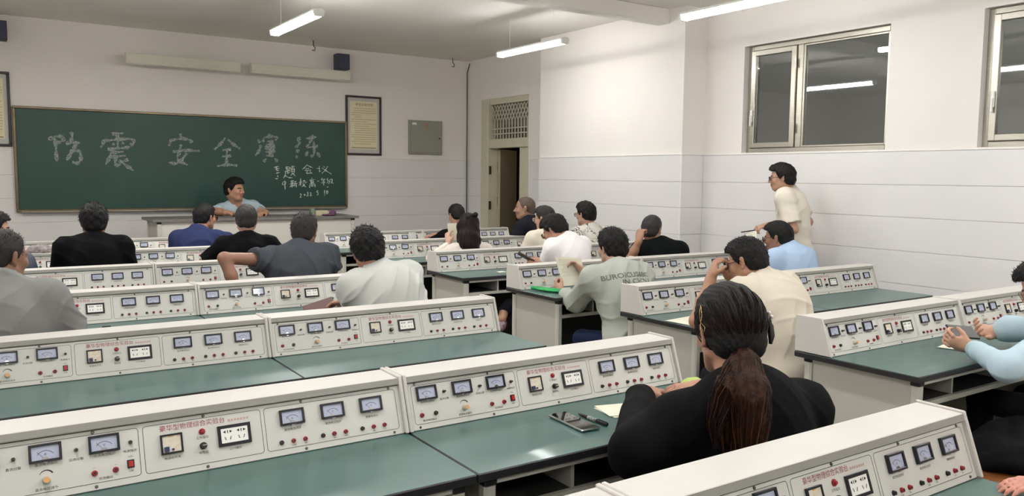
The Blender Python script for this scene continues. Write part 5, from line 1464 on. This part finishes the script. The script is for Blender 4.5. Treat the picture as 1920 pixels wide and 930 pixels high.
# green pouch at the bench end
F = Field((1.10, .98, .77), (1.28, 1.14, .86), .004); F.ell((1.185, 1.06, .805), (.062, .042, .024), RZ(20), k=0); F.noise(lambda x, y, z: .002 * np.sin(x * 130) * np.sin(y * 110))
gp = F.build('green_pouch', mat('lime_cloth', (176, 196, 106), .7, bump=.3, bscale=80)); tag(gp, 'lime green cloth pouch at the bench end beside the black-haired woman', 'pouch')
# green folded tube
F = Field((2.20, 3.30, .775), (2.38, 3.64, .83), .004); F.cone((2.235, 3.60, .798), (2.325, 3.34, .798), .0145, .0155, k=0); F.ell((2.275, 3.47, .795), (.03, .10, .011), RZ(18), k=.01)
tag(F.build('green_folder', mat('bright_green_plastic', (20, 160, 84), .3, coat=.4)), 'bright green plastic roll on the bench of the reading man', 'folder')
sheet('paper_sheet', [(2.322, 3.46, 1.030), (2.535, 3.43, 1.012), (2.575, 3.42, .835), (2.385, 3.45, .820)], 'cream printed sheet held up by the man in the sage sweatshirt', 'paper', lines=13, bow=-.012)
sheet('paper_sheet', [(2.765, 5.80, 1.128), (2.880, 5.78, 1.131), (2.872, 5.77, .960), (2.785, 5.79, .955)], 'folded cream paper held upright by the long-haired woman', 'paper', bow=.006)
sheet('paper_sheet', [(2.16, 2.20, TOPZ + .004), (2.42, 2.24, TOPZ + .004), (2.45, 2.06, TOPZ + .004), (2.19, 2.03, TOPZ + .004)], 'white paper under the elbow of the man in the beige T-shirt', 'paper', bow=.002)
sheet('paper_sheet', [(2.79, .99, TOPZ + .004), (2.98, 1.03, TOPZ + .004), (3.00, .90, TOPZ + .004), (2.83, .87, TOPZ + .004)], 'white paper under the hands typing on a phone at the right edge', 'paper', bow=.001)
sheet('paper_sheet', [(2.60, 4.66, TOPZ + .003), (2.67, 4.67, TOPZ + .003), (2.68, 4.61, TOPZ + .003), (2.61, 4.60, TOPZ + .003)], 'small scrap of white paper by the console with the phone', 'paper', bow=.002)
sheet('paper_sheet', [(.54, 3.50, TOPZ + .003), (.78, 3.54, TOPZ + .003), (.80, 3.38, TOPZ + .003), (.56, 3.35, TOPZ + .003)], 'white paper below the brown phone case', 'paper', bow=.001)
sheet('paper_sheet', [(3.20, 7.14, TOPZ + .05), (3.36, 7.17, TOPZ + .01), (3.38, 7.02, TOPZ + .006), (3.22, 7.00, TOPZ + .04)], 'cream papers before the man in black near the corner cable', 'paper', bow=.01)
sheet('open_book', [(3.72, 7.46, .952), (4.03, 7.44, .960), (4.02, 7.33, .952), (3.74, 7.34, .950)], 'pale green open booklet lying on the farthest console', 'book', m=mat('pale_green_page', (200, 206, 176), .6), bow=.006, thick=.006)
# brown phone case, two more phones, calculator
def look(d, up): d = nrm(d); s_ = nrm(np.cross(d, up)); return np.stack([s_, d, np.cross(s_, d)], 1)
P = PEOPLE['light_grey_polo']; pc = P['_WR'][-1] + nrm((-.9, .5, -.1)) * .165 + np.array((0, 0, -.010))
slab('phone_case', pc, (.085, .175, .018), look((-.9, .25, -.28), (0, -.55, 1)), mat('brown_leather', (112, 84, 82), .5, noise=.1, nscale=60), 'brown leather phone case held by the man in the light grey polo', 'phone case', bevel=.004)
P = PEOPLE['white_tee_down']; pc = P['_WR'][-1] + nrm((-.5, .5, .1)) * .135 + np.array((.0, -.01, .022))
slab('smartphone', pc, (.074, .155, .010), look((-.55, .45, .38), (.5, .2, 1)), mat('phone_back_brown', (96, 74, 74), .4), 'dark phone held by the man in the white T-shirt', 'phone', top=M_GLASSBLK, bevel=.003)
P = PEOPLE['phone_right']; pc = (P['_WR'][-1] + nrm((-.45, .8, .25)) * .10) * .5 + (P['_WR'][1] + nrm((-.75, .5, .15)) * .10) * .5 + np.array((0, 0, .012))
slab('smartphone', pc, (.078, .165, .010), look((-1, .25, .12), (-.2, -.8, 1)), M_DARK, 'dark phone held sideways in both hands at the right photo edge', 'phone', top=M_GLASSBLK, bevel=.003)
c = slab('calculator', (3.13, 7.255, .865), (.085, .15, .014), look((0, .33, 1), (0, 1, 0)), mat('calculator_grey', (196, 196, 190), .4), 'small grey calculator leaning on the farthest row console', 'calculator', bevel=.002)
# the standing man's pen and paper
P = PEOPLE['standing']; wr_ = P['_WR'][-1]; dd_ = nrm((-.85, .3, -.12)); pc = wr_ + dd_ * .135 + np.array((0, 0, -.018))
slab('pen', pc + dd_ * .045 + np.array((-.01, 0, -.004)), (.009, .14, .009), look((-.95, .22, -.10), (0, 0, 1)), M_DARK, 'black pen in the hand of the standing man', 'pen', bevel=.002)
q_ = pc + np.array((0, 0, -.006))
sheet('paper_sheet', [tuple(q_ + np.array((-.055, .02, -.006))), tuple(q_ + np.array((.03, -.01, .0))), tuple(q_ + np.array((-.02, -.05, -.085))), tuple(q_ + np.array((-.125, -.01, -.09)))], 'white paper hanging from the hand of the standing man', 'paper', bow=.012)
# grey cap on a console
F = Field((-.80, 6.20, .94), (-.45, 6.46, 1.06), .006); F.ell((-.63, 6.325, .955), (.105, .065, .062), k=0); F.ell((-.53, 6.325, .955), (.09, .055, .012), k=.01); F.plane((0, 0, .9475), (0, 0, -1)); F.noise(lambda x, y, z: .003 * np.sin(x * 60) * np.sin(z * 90 + y * 40))
tag(F.build('flat_cap', mat('mauve_grey_cloth', (96, 86, 92), .8, color2=(150, 144, 140), nscale=50)), 'mauve grey cap lying on a console top at the photo left', 'cap')
tag(MB().box(-.535, -.495, 3.53, 3.555, TOPZ + .0008, TOPZ + .014, M_DARK).build('eraser', bevel=.003), 'tiny black eraser on the bench beside the balding man', 'eraser')
# black jacket on a stool
st = empty('stool', (2.30, .40, 0), .5); tag(st, 'brown wooden stool under the black fleece jacket', 'stool', 'wooden stools at the benches')
MB().box(-.17, .17, -.14, .14, .42, .45, M_WOOD).build('seat', st, bevel=.012, seg=2)
for x in (-.13, .13):
    for y in (-.10, .10): MB().bar((x, y, .42), (x * 1.15, y * 1.15, .001), .022, .022, M_STOOLM).build('leg', st)
F = Field((2.0, .2, .3), (2.9, .95, .75), .010)
F.ell((2.40, .46, .50), (.21, .15, .070), RZ(25), k=0); F.ell((2.54, .50, .53), (.12, .11, .075), k=.06); F.ell((2.30, .48, .49), (.12, .12, .06), k=.05)
F.noise(lambda x, y, z: .010 * np.sin(x * 31 + 2 * np.sin(y * 20)) * np.sin(y * 27 + z * 20) + .004 * np.sin(x * 90) * np.sin(y * 85) * np.sin(z * 80)); F.plane((0, 0, .4515), (0, 0, -1))
tag(F.build('black_jacket', fabric('black_fleece_jacket', (16, 17, 20), rough=.95)), 'black fleece jacket heaped on a wooden stool by the right edge', 'jacket')
# things on the teacher desk
tag(MB().box(2.42, 2.47, 8.62, 8.68, TD + .001, TD + .085, mat('chalk_box_green', (124, 136, 122), .6)).build('chalk_box', bevel=.003), 'small grey-green chalk box on the teacher desk', 'box')
tag(MB().box(2.48, 2.64, 8.62, 8.78, TD + .001, TD + .06, mat('beige_book', (196, 188, 160), .6)).build('book_stack', bevel=.002), 'beige book pile on the right end of the teacher desk', 'book')
F = Field((2.50, 8.40, TD - .01), (2.85, 8.64, TD + .12), .006); F.ell((2.66, 8.52, TD + .035), (.045, .04, .036), k=0); F.ell((2.60, 8.50, TD + .012), (.09, .05, .014), k=.02); F.plane((0, 0, TD + .001), (0, 0, -1)); F.noise(lambda x, y, z: .004 * np.sin(x * 90) * np.sin(z * 100 + y * 60))
tag(F.build('purple_cloth', mat('purple_cloth', (96, 62, 88), .8)), 'crumpled purple cloth on the teacher desk', 'cloth')
slab('brown_wallet', (1.56, 8.62, TD + .016), (.16, .09, .028), RZ(8), mat('brown_wallet_leather', (92, 70, 54), .5), 'brown wallet on the teacher desk before the presenter', 'wallet', bevel=.006)
